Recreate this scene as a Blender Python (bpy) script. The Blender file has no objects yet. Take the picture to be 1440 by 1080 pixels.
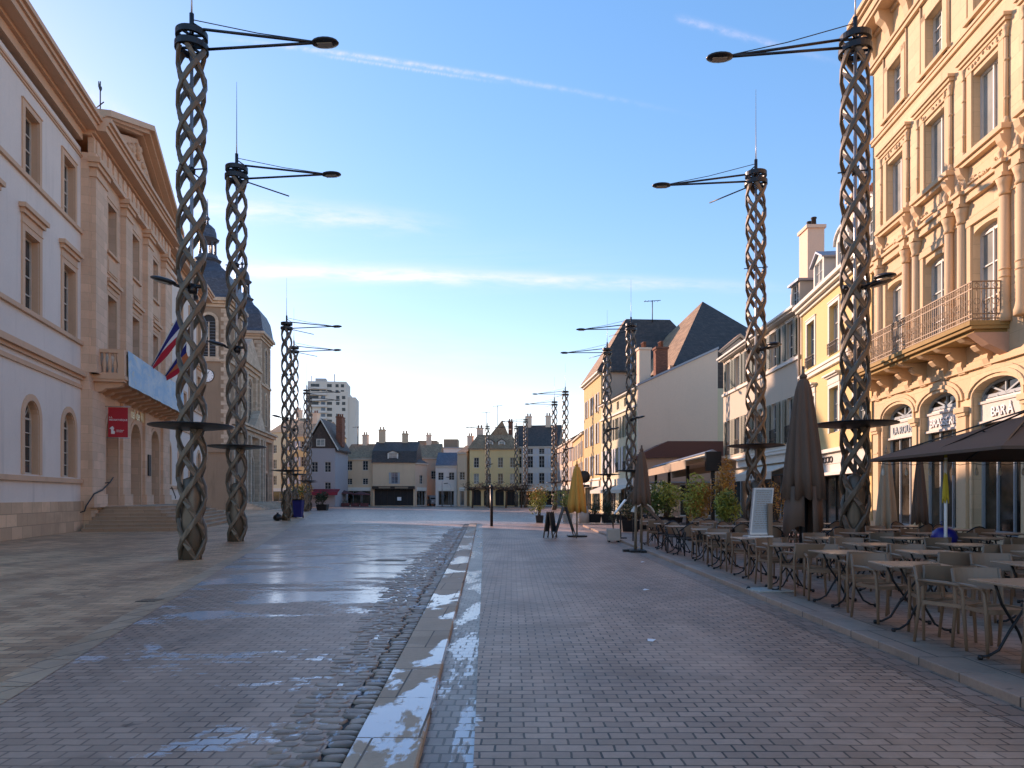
import bpy, math, random
from mathutils import Vector, Matrix, noise as mnoise
R=math.radians; PI=math.pi
random.seed(7)
sc=bpy.context.scene; COL=sc.collection

# ---------------------------------------------------------------- camera
cam=bpy.data.cameras.new('camera'); camo=bpy.data.objects.new('camera',cam); COL.objects.link(camo)
camo.location=(0,0,1.6); camo.rotation_euler=(R(90),0,0)
cam.sensor_width=36; cam.lens=25.0; cam.shift_y=(699-540)/1440.0
cam.clip_start=0.1; cam.clip_end=4000
sc.camera=camo

# ---------------------------------------------------------------- sky, sun, exposure
SUN_AZ=-45.0; SUN_EL=17.5          # degrees from +Y (clockwise positive), elevation
sc.view_settings.view_transform='Standard'; sc.view_settings.look='None'
sc.view_settings.exposure=1.34; sc.view_settings.gamma=1
sc.view_settings.use_white_balance=True; sc.view_settings.white_balance_temperature=8300; sc.view_settings.white_balance_tint=37
w=bpy.data.worlds.new('World'); sc.world=w; w.use_nodes=True
nt=w.node_tree; nt.nodes.clear(); N=nt.nodes.new; LK=nt.links.new
def mth(nt,op,a,b=None,c=None,clamp=False):
    n=nt.nodes.new('ShaderNodeMath'); n.operation=op; n.use_clamp=clamp
    for i,v in enumerate((a,b,c)):
        if v is None: continue
        if isinstance(v,(int,float)): n.inputs[i].default_value=v
        else: nt.links.new(v,n.inputs[i])
    return n.outputs[0]
def smooth(nt,v,a,b):
    n=nt.nodes.new('ShaderNodeMapRange'); n.interpolation_type='SMOOTHSTEP'
    nt.links.new(v,n.inputs[0]); n.inputs[1].default_value=a; n.inputs[2].default_value=b
    return n.outputs[0]
def mixc(nt,f,a,b,mode='MIX'):
    n=nt.nodes.new('ShaderNodeMix'); n.data_type='RGBA'; n.blend_type=mode
    if isinstance(f,(int,float)): n.inputs[0].default_value=f
    else: nt.links.new(f,n.inputs[0])
    for i,v in ((6,a),(7,b)):
        if isinstance(v,tuple): n.inputs[i].default_value=(v[0],v[1],v[2],1)
        else: nt.links.new(v,n.inputs[i])
    return n.outputs[2]
out=N('ShaderNodeOutputWorld'); bg=N('ShaderNodeBackground'); bg.inputs[1].default_value=0.15
LK(bg.outputs[0],out.inputs[0])
sky=N('ShaderNodeTexSky'); sky.sky_type='NISHITA'; sky.sun_disc=False
sky.sun_elevation=R(SUN_EL); sky.sun_rotation=R(SUN_AZ); sky.air_density=1.0; sky.dust_density=0.15; sky.ozone_density=3.0
tc=N('ShaderNodeTexCoord'); sep=N('ShaderNodeSeparateXYZ'); LK(tc.outputs['Generated'],sep.inputs[0])
yy=mth(nt,'MAXIMUM',sep.outputs[1],0.02)
U=mth(nt,'DIVIDE',sep.outputs[0],yy); V=mth(nt,'DIVIDE',sep.outputs[2],yy)   # direction of a high cloud sheet ahead
front=smooth(nt,sep.outputs[1],0.05,0.2)
def streak(x0,y0,x1,y1,wid,fade0,fade1,strength,nscale,bend=0.0):
    # a long thin cirrus band or contrail; ends given as tangents of azimuth / elevation
    a=((x0-720)/1000.,(699-y0)/1000.); b=((x1-720)/1000.,(699-y1)/1000.)
    L=math.hypot(b[0]-a[0],b[1]-a[1]); d=((b[0]-a[0])/L,(b[1]-a[1])/L)
    du=mth(nt,'SUBTRACT',U,a[0]); dv=mth(nt,'SUBTRACT',V,a[1])
    t=mth(nt,'DIVIDE',mth(nt,'ADD',mth(nt,'MULTIPLY',du,d[0]),mth(nt,'MULTIPLY',dv,d[1])),L)
    s=mth(nt,'SUBTRACT',mth(nt,'MULTIPLY',dv,d[0]),mth(nt,'MULTIPLY',du,d[1]))
    if bend: s=mth(nt,'SUBTRACT',s,mth(nt,'MULTIPLY',mth(nt,'MULTIPLY',t,mth(nt,'SUBTRACT',1.0,t)),bend))
    cb=N('ShaderNodeCombineXYZ'); LK(mth(nt,'MULTIPLY',t,nscale),cb.inputs[0]); LK(mth(nt,'MULTIPLY',s,60.0),cb.inputs[1])
    nz=N('ShaderNodeTexNoise'); nz.inputs['Scale'].default_value=1.0; nz.inputs['Detail'].default_value=7; nz.inputs['Roughness'].default_value=.65
    LK(cb.outputs[0],nz.inputs['Vector'])
    s2=mth(nt,'ADD',s,mth(nt,'MULTIPLY',mth(nt,'SUBTRACT',nz.outputs[0],.5),wid*1.2))
    g=mth(nt,'POWER',2.718,mth(nt,'MULTIPLY',mth(nt,'MULTIPLY',s2,s2),-1.0/(wid*wid)))
    e=mth(nt,'MULTIPLY',smooth(nt,t,-fade0,fade0),mth(nt,'SUBTRACT',1.0,smooth(nt,t,1-fade1,1+fade1*.3)))
    v=mth(nt,'MULTIPLY',mth(nt,'MULTIPLY',g,e),mth(nt,'MULTIPLY',smooth(nt,nz.outputs[0],.25,.75),strength))
    return v
cl=None
for a in ((380,62,900,146,.0034,.25,.75,.75,30,.02),(460,79,700,116,.0022,.1,.4,.5,60,0),
          (955,25,1180,88,.005,.05,.6,.4,10,0),(235,285,640,318,.016,.15,.35,.62,5,.01),
          (250,378,1090,404,.0085,.1,.35,.85,9,.005),(330,372,760,396,.012,.2,.4,.45,6,0),
          (150,395,900,360,.03,.3,.5,.15,3,0),(330,470,800,505,.03,.3,.4,.16,4,0),(100,110,210,190,.012,.2,.3,.3,5,0)):
    v=streak(*a); cl=v if cl is None else mth(nt,'ADD',cl,v)
cl=mth(nt,'MULTIPLY',mth(nt,'MINIMUM',cl,1.0),front)
hsv=N('ShaderNodeHueSaturation'); hsv.inputs['Saturation'].default_value=1.55; hsv.inputs['Value'].default_value=1.35
gam=N('ShaderNodeGamma'); gam.inputs[1].default_value=.68; LK(sky.outputs[0],gam.inputs[0]); LK(gam.outputs[0],hsv.inputs['Color'])
skc=mixc(nt,mth(nt,'MULTIPLY',cl,.5),hsv.outputs[0],(3.4,3.55,3.8))
LK(skc,bg.inputs[0])
sd=bpy.data.lights.new('sun','SUN'); so=bpy.data.objects.new('sun',sd); COL.objects.link(so)
sd.energy=2.4; sd.angle=R(.5); sd.color=(1.0,.90,.75)
sdir=Vector((math.sin(R(SUN_AZ))*math.cos(R(SUN_EL)),math.cos(R(SUN_AZ))*math.cos(R(SUN_EL)),math.sin(R(SUN_EL))))
so.rotation_euler=sdir.to_track_quat('Z','Y').to_euler(); so.location=(-20,20,40)

# ---------------------------------------------------------------- mesh helpers
class MB:
    def __init__(s): s.v=[]; s.f=[]; s.sm=[]
    def add(s,vs,fs,smooth=False):
        b=len(s.v); s.v+= [tuple(p) for p in vs]
        for f in fs: s.f.append(tuple(b+i for i in f)); s.sm.append(smooth)
    def box(s,x0,x1,y0,y1,z0,z1):
        s.add([(x0,y0,z0),(x1,y0,z0),(x1,y1,z0),(x0,y1,z0),(x0,y0,z1),(x1,y0,z1),(x1,y1,z1),(x0,y1,z1)],
              [(0,3,2,1),(4,5,6,7),(0,1,5,4),(1,2,6,5),(2,3,7,6),(3,0,4,7)]); return s
    def quad(s,*p): s.add(p,[tuple(range(len(p)))]); return s
    def prism(s,poly,y0,y1):            # poly in x,z ; extruded in y
        n=len(poly)
        s.add([(x,y0,z) for x,z in poly]+[(x,y1,z) for x,z in poly],
              [tuple(range(n)),tuple(range(2*n-1,n-1,-1))]+[(i,i+n,(i+1)%n+n,(i+1)%n) for i in range(n)]); return s
    def prismx(s,poly,x0,x1):           # poly in y,z ; extruded in x
        n=len(poly)
        s.add([(x0,y,z) for y,z in poly]+[(x1,y,z) for y,z in poly],
              [tuple(range(n-1,-1,-1)),tuple(range(n,2*n))]+[(i,(i+1)%n,(i+1)%n+n,i+n) for i in range(n)]); return s
    def slab(s,poly,z0,z1):             # poly in x,y
        n=len(poly)
        s.add([(x,y,z0) for x,y in poly]+[(x,y,z1) for x,y in poly],
              [tuple(range(n-1,-1,-1)),tuple(range(n,2*n))]+[(i,(i+1)%n,(i+1)%n+n,i+n) for i in range(n)]); return s
    def tube(s,pts,r,n=8,smooth=True,cap=True):
        pts=[Vector(p) for p in pts]; rr=r if isinstance(r,(list,tuple)) else [r]*len(pts)
        b=len(s.v); up=None
        for i,p in enumerate(pts):
            t=(pts[min(i+1,len(pts)-1)]-pts[max(i-1,0)]).normalized()
            if up is None: up=Vector((0,0,1)) if abs(t.z)<.9 else Vector((1,0,0))
            a=t.cross(up).normalized(); c=a.cross(t).normalized(); up=c
            for k in range(n):
                q=2*PI*k/n; s.v.append(tuple(p+a*(math.cos(q)*rr[i])+c*(math.sin(q)*rr[i])))
        for i in range(len(pts)-1):
            for k in range(n):
                s.f.append((b+i*n+k,b+i*n+(k+1)%n,b+(i+1)*n+(k+1)%n,b+(i+1)*n+k)); s.sm.append(smooth)
        if cap:
            s.f.append(tuple(b+k for k in range(n-1,-1,-1))); s.sm.append(False)
            s.f.append(tuple(b+(len(pts)-1)*n+k for k in range(n))); s.sm.append(False)
        return s
    def bar(s,p0,p1,wd,th,ref=(0,0,1)):
        p0=Vector(p0);p1=Vector(p1); t=(p1-p0).normalized(); r=Vector(ref)
        if abs(t.dot(r))>.98: r=Vector((1,0,0))
        a=t.cross(r).normalized(); c=a.cross(t).normalized(); vs=[]
        for p in (p0,p1):
            for i,j in ((-1,-1),(1,-1),(1,1),(-1,1)): vs.append(p+a*i*wd/2+c*j*th/2)
        s.add(vs,[(0,3,2,1),(4,5,6,7),(0,1,5,4),(1,2,6,5),(2,3,7,6),(3,0,4,7)]); return s
    def lathe(s,prof,cx=0,cy=0,n=16,smooth=True,sq=False,rot=0):   # prof: (r,z) list
        b=len(s.v)
        for r,z in prof:
            for k in range(n):
                q=2*PI*(k+.5*(1 if sq else 0))/n+rot; rad=r/math.cos(PI/n) if sq else r
                s.v.append((cx+math.cos(q)*rad,cy+math.sin(q)*rad,z))
        for i in range(len(prof)-1):
            for k in range(n):
                s.f.append((b+i*n+k,b+i*n+(k+1)%n,b+(i+1)*n+(k+1)%n,b+(i+1)*n+k)); s.sm.append(smooth)
        s.f.append(tuple(b+k for k in range(n-1,-1,-1))); s.sm.append(False)
        s.f.append(tuple(b+(len(prof)-1)*n+k for k in range(n))); s.sm.append(False)
        return s
    def mesh(s,name,mat):
        me=bpy.data.meshes.new(name); me.from_pydata(s.v,[],s.f)
        me.polygons.foreach_set('use_smooth',s.sm); me.update()
        if mat: me.materials.append(mat)
        return me
    def build(s,name,mat,parent=None,label=None,kind=None,cat=None,group=None,bevel=0):
        o=bpy.data.objects.new(name,s.mesh(name,mat)); COL.objects.link(o); o.parent=parent
        if bevel:
            m=o.modifiers.new('b','BEVEL'); m.width=bevel; m.segments=2; m.limit_method='ANGLE'
        tag(o,label,cat,group,kind); return o
def tag(o,label=None,cat=None,group=None,kind=None):
    if label: o['label']=label
    if cat: o['category']=cat
    if group: o['group']=group
    if kind: o['kind']=kind
    return o
def empty(name,loc,rz=0,label=None,cat=None,group=None):
    o=bpy.data.objects.new(name,None); COL.objects.link(o); o.location=loc; o.rotation_euler=(0,0,rz)
    o.empty_display_size=.3; return tag(o,label,cat,group)
def kids(o): return [c for c in COL.objects if c.parent==o]
def copy_tree(o,loc=None,rz=None,label=None,group=None):
    def rec(q,par):
        c=q.copy(); COL.objects.link(c); c.parent=par
        for ch in [x for x in q.children]: rec(ch,c)
        return c
    c=rec(o,None)
    if loc is not None: c.location=loc
    if rz is not None: c.rotation_euler=(0,0,rz)
    if label: c['label']=label
    if group: c['group']=group
    return c
def text(name,body,size,mat,parent,loc,rot,depth=.02,align='CENTER',sx=1.0,font_shear=0):
    cu=bpy.data.curves.new(name,'FONT'); cu.body=body; cu.size=size; cu.extrude=depth; cu.align_x=align; cu.shear=font_shear
    cu.offset=size*.012
    t=bpy.data.objects.new(name+'_c',cu); COL.objects.link(t); bpy.context.view_layer.update()
    me=bpy.data.meshes.new_from_object(t.evaluated_get(bpy.context.evaluated_depsgraph_get()))
    COL.objects.unlink(t); bpy.data.objects.remove(t)
    me.materials.clear(); me.materials.append(mat); me.name=name
    o=bpy.data.objects.new(name,me); COL.objects.link(o); o.parent=parent; o.location=loc; o.rotation_euler=rot; o.scale=(sx,1,1)
    return o

# ---------------------------------------------------------------- materials
def base_mat(name,col=(.5,.5,.5),rough=.8,metal=0,spec=.5):
    m=bpy.data.materials.new(name); m.use_nodes=True; b=m.node_tree.nodes['Principled BSDF']
    b.inputs['Base Color'].default_value=(*col,1); b.inputs['Roughness'].default_value=rough
    b.inputs['Metallic'].default_value=metal; b.inputs['Specular IOR Level'].default_value=spec
    return m,m.node_tree,b
def noise(nt,vec,scale,detail=4,rough=.6,dist=0):
    n=nt.nodes.new('ShaderNodeTexNoise'); n.inputs['Scale'].default_value=scale; n.inputs['Detail'].default_value=detail
    n.inputs['Roughness'].default_value=rough; n.inputs['Distortion'].default_value=dist
    if vec is not None: nt.links.new(vec,n.inputs['Vector'])
    return n.outputs[0]
def coords(nt,kind='Object',scale=None,rot=None):
    t=nt.nodes.new('ShaderNodeTexCoord'); o=t.outputs[kind]
    if scale or rot:
        m=nt.nodes.new('ShaderNodeMapping'); nt.links.new(o,m.inputs[0])
        if scale: m.inputs['Scale'].default_value=scale
        if rot: m.inputs['Rotation'].default_value=rot
        o=m.outputs[0]
    return o
def wallvec(nt):
    t=nt.nodes.new('ShaderNodeTexCoord'); s=nt.nodes.new('ShaderNodeSeparateXYZ'); nt.links.new(t.outputs['Object'],s.inputs[0])
    c=nt.nodes.new('ShaderNodeCombineXYZ'); nt.links.new(mth(nt,'ADD',s.outputs[0],s.outputs[1]),c.inputs[0]); nt.links.new(s.outputs[2],c.inputs[1])
    return c.outputs[0],t.outputs['Object']
def bump(nt,b,h,strength=.3,dist=.02,prev=None):
    n=nt.nodes.new('ShaderNodeBump'); n.inputs['Strength'].default_value=strength; n.inputs['Distance'].default_value=dist
    nt.links.new(h,n.inputs['Height'])
    if prev: nt.links.new(prev,n.inputs['Normal'])
    nt.links.new(n.outputs[0],b.inputs['Normal']); return n.outputs[0]
def mul(c,k): return tuple(min(1,x*k) for x in c)
def stucco(name,col,var=.18,rough=.9,stain=.25,sc_=1.0):
    m,nt,b=base_mat(name,col,rough); o=coords(nt)
    big=noise(nt,o,.35*sc_,5,.6); fine=noise(nt,o,9,4,.7)
    sv=coords(nt,scale=(1.6,1.6,.18)); st=smooth(nt,noise(nt,sv,1.0,5,.65),.5,.8)
    c=mixc(nt,big,mul(col,1-var),mul(col,1+var*.7))
    c=mixc(nt,mth(nt,'MULTIPLY',st,stain),c,mul(col,.5))
    c=mixc(nt,mth(nt,'MULTIPLY',smooth(nt,fine,.35,.7),.12),c,mul(col,.65))
    nt.links.new(c,b.inputs['Base Color']); bump(nt,b,fine,.25,.01); return m
def ashlar(name,col,bw=.8,bh=.36,var=.2,mortar=.012,dark=.55,stain=.3,sat=None):
    m,nt,b=base_mat(name,col,.88); wv,o=wallvec(nt)
    br=nt.nodes.new('ShaderNodeTexBrick'); nt.links.new(wv,br.inputs['Vector'])
    br.inputs['Scale'].default_value=1; br.inputs['Brick Width'].default_value=bw; br.inputs['Row Height'].default_value=bh
    br.inputs['Mortar Size'].default_value=mortar; br.inputs['Mortar Smooth'].default_value=.4; br.inputs['Bias'].default_value=0
    br.inputs['Color1'].default_value=(*mul(col,1-var),1); br.inputs['Color2'].default_value=(*(sat or mul(col,1+var*.6)),1)
    br.inputs['Mortar'].default_value=(*mul(col,dark),1)
    big=noise(nt,o,.5,5,.65); fine=noise(nt,o,7,5,.75)
    c=mixc(nt,mth(nt,'MULTIPLY',smooth(nt,big,.4,.75),stain),br.outputs[0],mul(col,.55))
    c=mixc(nt,mth(nt,'MULTIPLY',smooth(nt,fine,.45,.75),.25),c,mul(col,.6))
    nt.links.new(c,b.inputs['Base Color'])
    h=mth(nt,'SUBTRACT',mth(nt,'MULTIPLY',fine,.35),br.outputs[1]); bump(nt,b,h,.45,.015); return m
def roofmat(name,col,rough=.7,row=.22,var=.3):
    m,nt,b=base_mat(name,col,rough); o=coords(nt); s=nt.nodes.new('ShaderNodeSeparateXYZ'); nt.links.new(o,s.inputs[0])
    c0=nt.nodes.new('ShaderNodeCombineXYZ'); nt.links.new(mth(nt,'ADD',s.outputs[0],mth(nt,'MULTIPLY',s.outputs[1],.7)),c0.inputs[0]); nt.links.new(s.outputs[2],c0.inputs[1])
    br=nt.nodes.new('ShaderNodeTexBrick'); nt.links.new(c0.outputs[0],br.inputs['Vector'])
    br.inputs['Scale'].default_value=1; br.inputs['Brick Width'].default_value=.24; br.inputs['Row Height'].default_value=row
    br.inputs['Mortar Size'].default_value=.012; br.inputs['Color1'].default_value=(*mul(col,1-var),1)
    br.inputs['Color2'].default_value=(*mul(col,1+var),1); br.inputs['Mortar'].default_value=(*mul(col,.45),1)
    big=noise(nt,o,.8,5,.7); c=mixc(nt,mth(nt,'MULTIPLY',smooth(nt,big,.35,.7),.45),br.outputs[0],mul(col,.6))
    nt.links.new(c,b.inputs['Base Color']); bump(nt,b,mth(nt,'SUBTRACT',1.0,br.outputs[1]),.5,.02); return m
def plain(name,col,rough=.6,metal=0,var=.15,sc_=4,spec=.5,bmp=.1):
    m,nt,b=base_mat(name,col,rough,metal,spec); o=coords(nt); n=noise(nt,o,sc_,5,.65)
    nt.links.new(mixc(nt,n,mul(col,1-var),mul(col,1+var)),b.inputs['Base Color'])
    nt.links.new(mth(nt,'ADD',mth(nt,'MULTIPLY',n,.25),rough-.12,clamp=True),b.inputs['Roughness'])
    if bmp: bump(nt,b,noise(nt,o,sc_*8,4,.7),bmp,.005)
    return m
def glass(name,col,rough=.1,var=.5):
    m,nt,b=base_mat(name,col,rough,0,.35); o=coords(nt); n=noise(nt,o,.9,3,.5)
    nt.links.new(mixc(nt,smooth(nt,n,.3,.7),mul(col,1-var),mul(col,1+var)),b.inputs['Base Color'])
    bump(nt,b,noise(nt,o,1.3,1,.5),.04,.02); return m
M={}
def mk():
    M['th_stucco']=stucco('town_hall_plaster',(.78,.655,.575),.14,.9,.4)
    M['th_stone']=ashlar('pink_limestone',(.76,.475,.325),1.0,.42,.13,.008,.7,.35)
    M['th_trim']=stucco('limestone_trim',(.71,.42,.27),.15,.85,.3)
    M['plinth']=ashlar('plinth_stone',(.74,.46,.29),.9,.48,.28,.014,.5,.7)
    M['step']=ashlar('worn_step_stone',(.46,.30,.20),1.4,5,.15,.012,.6,.4)
    M['rb_stone']=ashlar('ochre_limestone',(.74,.535,.335),1.1,.42,.10,.007,.72,.25)
    M['rb_trim']=stucco('carved_ochre_stone',(.70,.49,.30),.16,.85,.35)
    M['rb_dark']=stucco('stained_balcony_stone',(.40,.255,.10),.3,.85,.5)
    M['yellow']=stucco('yellow_plaster',(.72,.52,.24),.07,.9,.12)
    M['white_trim']=stucco('white_painted_trim',(.70,.66,.58),.06,.7,.12)
    M['green_wall']=stucco('pale_beige_plaster',(.62,.51,.39),.08,.9,.2)
    M['gable']=stucco('beige_pink_render',(.88,.62,.45),.05,.9,.10)
    M['brown_roof_wall']=stucco('pink_brown_render',(.56,.34,.24),.1,.9,.2)
    M['cream']=stucco('cream_plaster',(.70,.60,.40),.08,.9,.15)
    M['orange_wall']=stucco('orange_ochre_plaster',(.68,.44,.20),.1,.9,.15)
    M['tan_wall']=stucco('tan_plaster',(.72,.50,.33),.12,.9,.3)
    M['pinkwall']=stucco('pink_beige_plaster',(.68,.47,.34),.12,.9,.3)
    M['far_yellow']=stucco('straw_yellow_plaster',(.84,.58,.28),.08,.9,.15)
    M['grey_wall']=stucco('blue_grey_plaster',(.40,.38,.39),.08,.9,.15)
    M['white_wall']=stucco('off_white_plaster',(.68,.62,.56),.08,.9,.2)
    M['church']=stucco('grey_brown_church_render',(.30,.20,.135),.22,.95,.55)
    M['church_stone']=ashlar('church_limestone',(.56,.42,.31),.8,.4,.2,.012,.6,.5)
    M['slate']=roofmat('blue_slate',(.075,.085,.11),.5,.16)
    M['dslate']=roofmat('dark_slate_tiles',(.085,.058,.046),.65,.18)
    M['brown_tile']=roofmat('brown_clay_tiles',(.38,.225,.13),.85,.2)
    M['red_roof']=plain('painted_brown_red_sheet',(.13,.045,.035),.6)
    M['zinc']=plain('zinc_sheet',(.28,.30,.33),.45,.5)
    M['brick']=ashlar('red_chimney_brick',(.28,.10,.06),.22,.07,.3,.01,.6,.2)
    M['terracotta']=plain('terracotta_pot',(.25,.09,.05),.8)
    M['glass']=glass('window_glass_dark',(.035,.037,.04))
    M['glass_pale']=glass('window_glass_curtain',(.30,.32,.30),.12,.25)
    M['glass_blue']=glass('window_glass_blue',(.10,.14,.18),.08,.4)
    M['shopglass']=glass('shopfront_glass',(.05,.04,.03),.05,.9)
    M['frame_white']=plain('white_window_paint',(.62,.60,.56),.5)
    M['frame_stone']=plain('cream_window_paint',(.60,.50,.41),.6)
    M['frame_blue']=plain('grey_blue_joinery',(.30,.36,.39),.45)
    M['door_teal']=plain('grey_green_door_paint',(.16,.21,.20),.5)
    M['dgreen']=plain('dark_green_shutter_paint',(.015,.055,.040),.5)
    M['olive']=plain('olive_grey_shutter_paint',(.17,.17,.12),.6)
    M['whiteshut']=plain('white_shutter_paint',(.55,.56,.58),.6)
    M['dark']=plain('dark_interior',(.012,.011,.012),.7)
    M['black']=plain('black_metal',(.012,.012,.014),.4,.3)
    M['bronze']=plain('bronze_brown_steel',(.14,.107,.078),.42,.35,.22,3,.5,.15)
    M['lampblack']=plain('lamp_black_paint',(.016,.017,.02),.35,.2)
    M['led']=plain('led_panel',(.30,.27,.22),.3)
    M['galv']=plain('galvanised_steel',(.42,.43,.45),.35,.7)
    M['iron']=plain('wrought_iron',(.045,.035,.03),.6,.4)
    M['rail']=plain('weathered_railing',(.26,.19,.13),.6,.3)
    M['taupe']=plain('taupe_powder_coat',(.215,.130,.084),.42,0,.08,6)
    M['tabletop']=plain('taupe_table_laminate',(.29,.19,.13),.30,0,.08,6)
    M['rattan']=plain('dark_woven_rattan',(.045,.035,.03),.6,0,.4,60,.5,.5)
    M['canvas']=plain('taupe_canvas',(.14,.085,.062),.85,0,.12,3,.3,.2)
    M['canvas_beige']=plain('beige_canvas',(.44,.32,.22),.85,0,.12,3,.3,.2)
    M['canvas_orange']=plain('ochre_canvas',(.66,.31,.07),.85,0,.2,3,.3,.2)
    M['canvas_white']=plain('white_awning_canvas',(.62,.56,.47),.8,0,.08,3,.3,.1)
    M['canvas_red']=plain('red_awning_canvas',(.30,.015,.025),.8)
    M['maroon']=plain('maroon_canvas',(.13,.035,.035),.8)
    M['redsign']=plain('red_banner_fabric',(.50,.012,.022),.6,0,.05)
    M['white']=plain('white_paint',(.75,.75,.75),.5,0,.04)
    M['gold']=plain('gilded_letters',(.90,.72,.42),.35,.0)
    M['blue_plastic']=plain('blue_plastic',(.006,.012,.20),.4)
    M['slateboard']=plain('chalkboard',(.03,.03,.032),.7)
    M['paper']=plain('grey_menu_paper',(.34,.37,.38),.6,0,.12,20)
    M['concrete']=plain('white_concrete',(.42,.38,.33),.85,0,.15,8)
    M['bark']=plain('bark',(.10,.07,.05),.9,0,.3,10,.3,.4)
    M['leaf']=plain('green_leaf',(.09,.14,.028),.6,0,.5,2)
    M['leaf_y']=plain('yellow_green_leaf',(.30,.31,.05),.6,0,.45,3)
    M['leaf_o']=plain('autumn_orange_leaf',(.50,.24,.05),.6,0,.45,3)
    M['leaf_d']=plain('dark_hedge_leaf',(.028,.045,.016),.7,0,.4,3)
    M['flag_blue']=plain('navy_flag_cloth',(.008,.012,.13),.8,0,.05); M['flag_white']=plain('white_flag_cloth',(.6,.6,.62),.8,0,.05)
    M['flag_red']=plain('red_flag_cloth',(.48,.012,.03),.8,0,.05); M['flag_orange']=plain('orange_flag_cloth',(.5,.13,.05),.8,0,.2)
    # blue banner with pale blotches
    m,nt,b=base_mat('banner_print',(.3,.5,.65),.6); o=coords(nt,scale=(.6,1,1.1)); n=noise(nt,o,1.1,5,.7,.6); n2=noise(nt,o,2.6,3,.6)
    c=mixc(nt,smooth(nt,n,.35,.7),(.20,.44,.62),(.50,.60,.64)); c=mixc(nt,mth(nt,'MULTIPLY',smooth(nt,n2,.6,.72),.6),c,(.62,.55,.36))
    nt.links.new(c,b.inputs['Base Color']); M['banner']=m
    # tower block
    M['tower']=stucco('tower_concrete',(.66,.58,.50),.06,.9,.08); M['tower_dark']=plain('tower_dark_panels',(.42,.39,.37),.7)  # second material is a darker grey for roof boxes and balcony strips
mk()
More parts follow.
